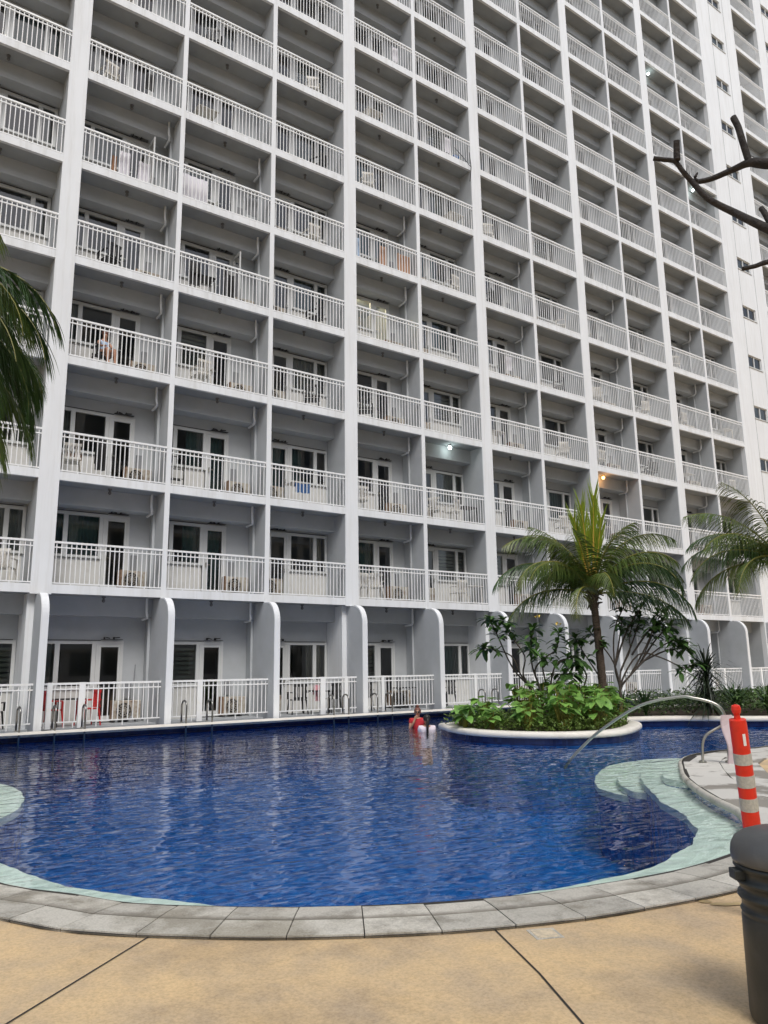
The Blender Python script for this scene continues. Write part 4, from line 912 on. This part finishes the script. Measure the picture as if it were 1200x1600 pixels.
# palms
def frond(az, e0, L, bend, seed, m, ml=.95, twist=0, droop=1.0, origin=(0, 0, 0), dense=92, wf=1):
    r = random.Random(seed); lf, st = MB(), MB(); n = 24
    d = Vector((math.cos(az), math.sin(az), 0)); p = Vector(origin); pts = [p.copy()]; e = e0; tang = []
    for i in range(n):
        t = Vector((d.x*math.cos(e), d.y*math.cos(e), math.sin(e))); tang.append(t); p = p+t*L/n; pts.append(p.copy()); e -= bend/n*(.4+1.2*i/n)
    tang.append(tang[-1]); st.tube(pts, [.028*(1-.9*i/n)+.003 for i in range(n+1)], 5)
    side0 = Vector((-d.y, d.x, 0))
    for i in range(dense):
        u = .12+.88*i/dense+r.uniform(-.004, .004); k = min(int(u*n), n-1); fr_ = u*n-k; c = pts[k].lerp(pts[min(k+1, n)], min(fr_, 1)); t = tang[k]
        upv = side0.cross(t)*-1
        if upv.z < 0 and abs(upv.z) > .01: upv = -upv
        ll = L*.34*ml*(math.sin(math.pi*min(1, .12+u*.86))**.6)*r.uniform(.85, 1.1)
        for s in (-1, 1):
            if r.random() < .04: continue
            dir_ = (side0*s*r.uniform(.75, .95)+t*(.55+.35*u)+upv*r.uniform(.0, .35)).normalized(); w_ = .017*(1.1-.5*u)*L/3.2*wf+.004*wf; n0 = len(lf.v); q = c.copy(); dd = dir_.copy()
            wv = (t*.8+upv*.4*s).normalized(); seg = 4
            for j in range(seg+1):
                v = j/seg; wj = w_*(1-v**2)*(.7+.6*min(1, v*4)*.5)
                lf.v += [tuple(q-wv*wj), tuple(q+wv*wj)]
                dd = (dd+Vector((0, 0, -.46*droop*r.uniform(.7, 1.2)))).normalized(); q = q+dd*ll/seg
            for j in range(seg): a = n0+2*j; lf.f.append((a, a+1, a+3, a+2))
    return lf, st
def palm(name_label, base, h, lean, fronds, tr, m='frond', spear=None, ring=True, seed=1, grp=None, dense=74, wf=.9):
    t = empty('palm_tree', base); tag(t, name_label, 'palm tree', grp); r = random.Random(seed)
    top = Vector((lean[0], lean[1], h)); n = 26; pts = []; rr = []
    for i in range(n+1):
        u = i/n; pts.append(Vector((lean[0]*u*u, lean[1]*u*u, h*u))); rr.append(tr*(1.0-.25*u)*(1+(.06 if i % 2 else -.02)))
    m_ = MB(); m_.tube(pts, rr, 12); m_.build('trunk', M['bark'], t)
    cr = MB()
    for i in range(14):
        a = r.uniform(0, 6.28); dd = Vector((math.cos(a), math.sin(a), 0)); q = top+Vector((0, 0, r.uniform(-.3, .1)))
        cr.tube([q+dd*tr*.5, q+dd*tr*1.3+Vector((0, 0, .12)), q+dd*tr*(1.7+r.random())+Vector((0, 0, .2*r.random()))], [.05, .035, .015], 5)
    cr.build('crown_base', M['bark'], t)
    for i, (az, e0, L, bend, mm) in enumerate(fronds):
        lf, st = frond(rad(az), rad(e0), L, rad(bend), seed*100+i, mm, origin=tuple(top+Vector((0, 0, .1))), dense=dense, wf=wf)
        o = lf.build('frond', M[mm], t); st.build('stalk', M['stalk'] if mm != 'frond_y' else M['stalk_o'], o)
    return t, top
AZR = -35.5   # azimuth that runs to the right along the picture on the ground
pf = []
# azimuth, start elevation, length, bend, material (azimuths relative to world x)
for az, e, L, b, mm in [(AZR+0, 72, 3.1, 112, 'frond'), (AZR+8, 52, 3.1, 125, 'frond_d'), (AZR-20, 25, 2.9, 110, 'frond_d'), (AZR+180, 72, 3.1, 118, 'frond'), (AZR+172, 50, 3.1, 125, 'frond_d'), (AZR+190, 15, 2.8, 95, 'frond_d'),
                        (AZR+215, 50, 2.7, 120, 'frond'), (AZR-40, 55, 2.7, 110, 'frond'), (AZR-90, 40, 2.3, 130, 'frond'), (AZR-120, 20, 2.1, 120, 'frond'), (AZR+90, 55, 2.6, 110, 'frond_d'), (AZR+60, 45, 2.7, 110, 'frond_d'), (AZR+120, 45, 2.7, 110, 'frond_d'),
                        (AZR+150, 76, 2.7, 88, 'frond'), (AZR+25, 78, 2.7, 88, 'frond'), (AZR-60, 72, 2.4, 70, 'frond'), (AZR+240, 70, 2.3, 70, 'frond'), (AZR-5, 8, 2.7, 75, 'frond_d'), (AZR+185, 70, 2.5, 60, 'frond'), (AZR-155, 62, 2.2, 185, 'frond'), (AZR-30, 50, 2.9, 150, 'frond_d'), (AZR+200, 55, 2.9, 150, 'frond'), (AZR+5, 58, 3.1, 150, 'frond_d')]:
    pf.append((az, e, L, b, mm))
pt, ptop = palm('short palm tree with drooping fronds growing in the planted pool island', (16.2, 13.2, .225), 3.05, (-.15, .0), pf, .115, seed=2)
# young upright spear leaves
for i, (az, e, L, b) in enumerate([(AZR+190, 86, 2.5, 6), (AZR+0, 86, 2.75, 4), (AZR+175, 80, 2.2, 14), (AZR+10, 80, 2.2, 10)]):
    lf, st = MB(), MB(); az_, e_ = rad(az), rad(e); d = Vector((math.cos(az_)*math.cos(e_), math.sin(az_)*math.cos(e_), math.sin(e_))); s = Vector((.814, -.581, 0)); rr = random.Random(i)
    st.tube([ptop, ptop+d*L*.5, ptop+d*L], [.04, .022, .008], 6)
    for j in range(26):
        u = .30+.68*j/26
        for sg_ in (-1, 1):
            c = ptop+d*L*u; l = L*.33*(1-.5*abs(u-.5)); dd = (d*1.0+s*sg_*.13*rr.uniform(.4, 1.6)+Vector((0, 0, .1))).normalized(); wv = s*.017+Vector((.006, .011, 0)); n0 = len(lf.v)
            for v in range(4): q = c+dd*l*v/3+s*sg_*.02*v; ww = wv*(1-(v/3)**2)*1.3; lf.v += [tuple(q-ww), tuple(q+ww)]
            for v in range(3): a = n0+2*v; lf.f.append((a, a+1, a+3, a+2))
    o = lf.build('frond', M['frond_y'], pt); st.build('stalk', M['stalk_o'], o)
# right palm and left palm
rf = []
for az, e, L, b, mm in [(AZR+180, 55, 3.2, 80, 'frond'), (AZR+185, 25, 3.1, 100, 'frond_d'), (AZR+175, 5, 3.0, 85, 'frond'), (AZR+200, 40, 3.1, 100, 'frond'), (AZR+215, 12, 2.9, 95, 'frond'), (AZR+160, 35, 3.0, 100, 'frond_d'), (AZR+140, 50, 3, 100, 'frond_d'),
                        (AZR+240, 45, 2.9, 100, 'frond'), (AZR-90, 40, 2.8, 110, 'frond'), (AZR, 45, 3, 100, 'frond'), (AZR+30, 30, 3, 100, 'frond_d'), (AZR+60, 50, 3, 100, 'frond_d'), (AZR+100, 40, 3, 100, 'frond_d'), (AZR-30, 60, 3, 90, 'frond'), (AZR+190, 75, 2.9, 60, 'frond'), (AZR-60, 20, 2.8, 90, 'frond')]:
    rf.append((az, e, L, b, mm))
palm('palm tree at the right edge, its drooping fronds reaching over the far bed', (21.4, 10.9, .225), 4.0, (.0, .0), rf, .12, seed=4)
lfz = []
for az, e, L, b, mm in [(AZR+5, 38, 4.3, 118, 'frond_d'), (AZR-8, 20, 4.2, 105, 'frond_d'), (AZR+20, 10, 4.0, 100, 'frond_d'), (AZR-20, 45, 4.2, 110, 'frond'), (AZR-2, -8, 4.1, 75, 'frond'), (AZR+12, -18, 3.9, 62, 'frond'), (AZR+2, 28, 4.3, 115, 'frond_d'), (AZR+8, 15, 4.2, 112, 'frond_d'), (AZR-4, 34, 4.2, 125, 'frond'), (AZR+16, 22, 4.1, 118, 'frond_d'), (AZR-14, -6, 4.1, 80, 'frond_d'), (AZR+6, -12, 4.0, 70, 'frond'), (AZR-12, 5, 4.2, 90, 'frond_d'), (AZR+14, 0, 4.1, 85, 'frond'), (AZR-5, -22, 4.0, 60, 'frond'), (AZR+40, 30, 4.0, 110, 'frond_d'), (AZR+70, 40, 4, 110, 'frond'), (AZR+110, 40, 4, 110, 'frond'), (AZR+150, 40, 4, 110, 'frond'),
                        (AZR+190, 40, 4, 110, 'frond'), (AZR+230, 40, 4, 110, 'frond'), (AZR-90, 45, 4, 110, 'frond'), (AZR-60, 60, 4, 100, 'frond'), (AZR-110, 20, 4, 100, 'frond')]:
    lfz.append((az, e, L, b, mm))
palm('tall palm left of the pool, only drooping dark fronds in view', (-1.0, 13.2, .05), 6.65, (.1, -.1), lfz, .15, seed=6, dense=135, wf=.6)
# bare branch of a tree at the right, close to the viewer
bt = empty('bare_frangipani_tree', (3.6, -.6, .05)); tag(bt, 'bare dark branches of a leafless tree reaching in from the right edge', 'tree'); o_ = Vector((3.6, -.6, .05)); m = MB()
def br(P, rr): 
    s = spline([Vector(p)-o_ for p in P], 5); n = len(s); m.tube(s, [rr[0]+(rr[1]-rr[0])*((i/(n-1))**2.8) for i in range(n)], 9)
br([(2.588, 1.66, 3.66), (2.62, 1.635, 3.652), (2.66, 1.61, 3.645), (2.69, 1.595, 3.60), (2.72, 1.58, 3.56), (2.75, 1.53, 3.46), (2.8, 1.45, 3.37), (2.81, 1.34, 3.25), (2.93, 1.18, 3.09), (3.2, .6, 2.7), (3.5, -.2, 2.0), (3.6, -.5, 1.2), (3.6, -.6, .0)], (.0095, .047))
br([(2.652, 1.588, 3.725), (2.657, 1.595, 3.69), (2.662, 1.60, 3.645)], (.013, .014)); br([(2.73, 1.57, 3.575), (2.745, 1.565, 3.60)], (.006, .003))
br([(2.72, 1.58, 3.60), (2.80, 1.60, 3.635), (2.88, 1.56, 3.655), (2.905, 1.49, 3.65), (2.91, 1.43, 3.63), (2.93, 1.37, 3.59), (3.05, 1.1, 3.45), (3.3, .4, 2.8)], (.012, .035)) if False else br([(2.755, 1.585, 3.58), (2.80, 1.60, 3.60), (2.86, 1.57, 3.62), (2.90, 1.49, 3.635), (2.91, 1.43, 3.632), (2.93, 1.37, 3.60), (3.05, 1.1, 3.45), (3.3, .4, 2.7)], (.011, .04))
br([(2.888, 1.463, 3.86), (2.892, 1.45, 3.81), (2.89, 1.44, 3.75), (2.90, 1.435, 3.69), (2.91, 1.43, 3.635)], (.0135, .0145))
br([(2.93, 1.52, 3.2), (2.97, 1.49, 3.21), (3.04, 1.44, 3.23), (3.12, 1.24, 3.15), (3.2, .8, 2.75)], (.009, .03)); br([(2.88, 1.39, 3.39), (2.87, 1.375, 3.36), (2.86, 1.35, 3.29)], (.011, .013))
m.build('branches', M['bark3'], bt, smooth=True)

# ================================================================== PEOPLE
def skin_body(name, verts, edges, radii, m, parent, sub=2):
    me = bpy.data.meshes.new(name); me.from_pydata([tuple(v) for v in verts], edges, []); me.materials.append(m)
    o = bpy.data.objects.new(name, me); C.objects.link(o); o.parent = parent
    md = o.modifiers.new('skin', 'SKIN'); md.use_smooth_shade = True
    if not me.skin_vertices: me.skin_vertices.new()
    for i, rr_ in enumerate(radii):
        me.skin_vertices[0].data[i].radius = (rr_ if isinstance(rr_, tuple) else (rr_, rr_))
    me.skin_vertices[0].data[0].use_root = True
    s = o.modifiers.new('sub', 'SUBSURF'); s.levels = sub; s.render_levels = sub; return o
def ellips(c, rx, ry, rz, seg=14, zlo=-1, zhi=1):
    m = MB(); pr = []
    for i in range(9):
        t = zlo+(zhi-zlo)*i/8; t = max(-1, min(1, t)); pr.append((math.sqrt(max(0.0004, 1-t*t)), t))
    m.lathe(pr, seg); m.v = [(c[0]+v[0]*rx, c[1]+v[1]*ry, c[2]+v[2]*rz) for v in m.v]; return m
def swimmer(loc, rz, label, shirt, hair, chin_hand, look, ponytail=False, glasses=False):
    t = empty('person', loc, rz); tag(t, label, 'person')
    # local: faces -y, z=0 at waterline, pelvis below water
    V = [(0, 0, -.35), (0, 0, -.15), (0, -.01, .10), (0, 0, .24), (0, -.005, .30), (0, -.02, .36), (0, -.025, .46), (0, -.02, .53)]
    Ed = [(i, i+1) for i in range(7)]; Rd = [(.13, .10), (.12, .095), (.14, .10), (.11, .085), (.048, .048), (.055, .06), (.078, .092), (.055, .06)]
    def limb(P, rr):
        base = 3; 
        for p, q in zip(P, rr):
            V.append(p); Rd.append((q, q)); Ed.append((base, len(V)-1)); base = len(V)-1
        return base
    if chin_hand:
        e1 = limb([(-.17, 0, .24), (-.21, -.10, .02), (-.10, -.16, .20), (-.055, -.135, .32)], [.055, .043, .033, .026])
        for k in range(4):
            V.append((-.045+.012*k, -.15, .36-.006*k)); Rd.append((.009, .009)); Ed.append((e1, len(V)-1)); a = len(V)-1
            V.append((-.03+.012*k, -.135, .385-.008*k)); Rd.append((.008, .008)); Ed.append((a, len(V)-1))
        V.append((-.075, -.12, .355)); Rd.append((.009, .009)); Ed.append((e1, len(V)-1))
    else: limb([(-.17, 0, .23), (-.25, -.06, .02), (-.22, -.2, -.12)], [.055, .043, .033])
    limb([(.17, 0, .24), (.23, -.03, .02), (.2, -.16, -.12), (.16, -.24, -.14)], [.055, .043, .033, .02])
    for s in (-1, 1): V.append((s*.09, .02, -.7)); Rd.append((.08, .08)); Ed.append((0, len(V)-1))
    b = skin_body('body', V, Ed, Rd, M['skin'], t)
    sv = [(0, 0, -.30), (0, 0, -.12), (0, -.01, .10), (0, 0, .235), (-.165, 0, .235), (-.20, -.04, .12), (.165, 0, .235), (.205, -.015, .12)]
    skin_body('shirt', sv, [(0, 1), (1, 2), (2, 3), (3, 4), (4, 5), (3, 6), (6, 7)], [(.16, .13), (.155, .125), (.175, .135), (.145, .12), (.085, .085), (.075, .075), (.085, .085), (.075, .075)], shirt, t)
    h = ellips((0, .015, .475), .092, .105, .105, 16, -.55, 1); hs_ = h
    if hair == M['hair2']: merge(hs_, ellips((0, .02, .60), .045, .045, .04))
    hs_.v = [(x, y+.02 if z < .45 else y, z) for x, y, z in hs_.v]; hs_.build('hair', hair, t, smooth=True)
    fc = MB(); fc.tube([(0, -.105, .445), (0, -.128, .425), (0, -.115, .418)], [.008, .013, .01], 6); merge(fc, ellips((-.085, -.01, .44), .012, .02, .028)); merge(fc, ellips((.085, -.01, .44), .012, .02, .028)); fc.build('nose_and_ears', M['skin'], t, smooth=True)
    mo = MB(); mo.box(-.022, -.112, .392, .022, -.104, .400); mo.build('mouth', M['red'], t)
    gl = MB()
    if glasses:
        for s in (-1, 1): merge(gl, ellips((s*.034, -.108, .458), .027, .012, .02))
        gl.box(-.03, -.115, .462, .03, -.108, .468); gl.build('sunglasses', M['black'], t, smooth=True)
    else:
        for s in (-1, 1): merge(gl, ellips((s*.03, -.103, .455), .012, .008, .008))
        gl.build('eyes', M['black'], t)
    if ponytail:
        m_ = MB(); m_.tube([(0, .10, .50), (0, .15, .42), (.01, .15, .22), (.02, .14, .02), (.02, .14, -.03)], [.035, .04, .03, .02, .01], 8); m_.build('ponytail', hair, t, smooth=True)
    return t
def facing(x, y): return math.atan2(y, x)+math.pi/2-math.pi   # face toward the origin
swimmer((12.95, 16.75, -.03), math.atan2(-16.4, -12.9)+math.pi/2, 'woman in a red top and sunglasses standing chest-deep in the pool, hand at her chin', M['red'], M['hair2'], True, 0, glasses=True)
swimmer((12.66, 16.0, -.17), math.atan2(-16.0, -13.1)+math.pi/2+math.pi+.2, 'person in white with a black ponytail, seen from behind beside the woman in red', M['shirt'], M['hair'], False, 0, ponytail=True)
# seated person on the third-level balcony
pp_ = empty('person', (5.42, 20.95, fy(3)), rad(15)); tag(pp_, 'person in a light blue top sitting on a balcony behind the railing', 'person')
V = [(0, .05, .42), (0, .08, .60), (0, .06, .80), (0, .02, .90), (0, 0, 1.0), (0, 0, 1.08), (-.09, -.05, .44), (-.11, -.35, .50), (-.10, -.38, .10), (-.10, -.46, .04), (.09, -.05, .44), (.12, -.33, .52), (.13, -.36, .12), (.13, -.44, .04), (-.17, .04, .80), (-.2, -.08, .62), (-.08, -.26, .60), (.17, .04, .8), (.2, -.08, .62), (.1, -.24, .62)]
Ed = [(0, 1), (1, 2), (2, 3), (3, 4), (4, 5), (0, 6), (6, 7), (7, 8), (8, 9), (0, 10), (10, 11), (11, 12), (12, 13), (2, 14), (14, 15), (15, 16), (2, 17), (17, 18), (18, 19)]
skin_body('body', V, Ed, [(.12, .1), (.11, .09), (.10, .08), (.045, .045), (.075, .085), (.055, .06), .075, .055, .04, .03, .075, .055, .04, .03, .045, .035, .025, .045, .035, .025], M['skin'], pp_)
skin_body('shirt', [(0, .05, .44), (0, .08, .60), (0, .06, .80), (-.16, .04, .79), (.16, .04, .79)], [(0, 1), (1, 2), (2, 3), (2, 4)], [(.13, .11), (.125, .105), (.115, .095), .055, .055], M['blue'], pp_)
ellips((0, .02, 1.07), .085, .095, .09, 14, -.5, 1).build('hair', M['hair2'], pp_, smooth=True)
ch = put(ch_d, 5.42, 21.03, 3, 15, 'black chair under the seated person behind the railing', 'chair')
# black bracket hanging off the upper balcony corner
bk = MB(); bk.tube([(19.0, 20.35, 21.9), (19.0, 20.28, 21.2), (18.98, 20.35, 20.6)], .02, 6); bk.tube([(19.0, 20.28, 21.2), (18.6, 20.36, 21.6), (18.3, 20.45, 21.9)], .012, 5)
tag(bk.build('broken_pole', M['black']), 'thin black pole hanging outside the railing left of the third wide pillar', 'pole')
bs = MB(); bs.lathe([(.12, 0), (.17, .25), (.18, .45), (.17, .46)], 16, (18.7, 20.9, ZS[7]+.22)); tag(bs.build('laundry_basket', M['bluedark'], smooth=True), 'round blue basket behind an upper balcony railing left of the third wide pillar', 'basket')
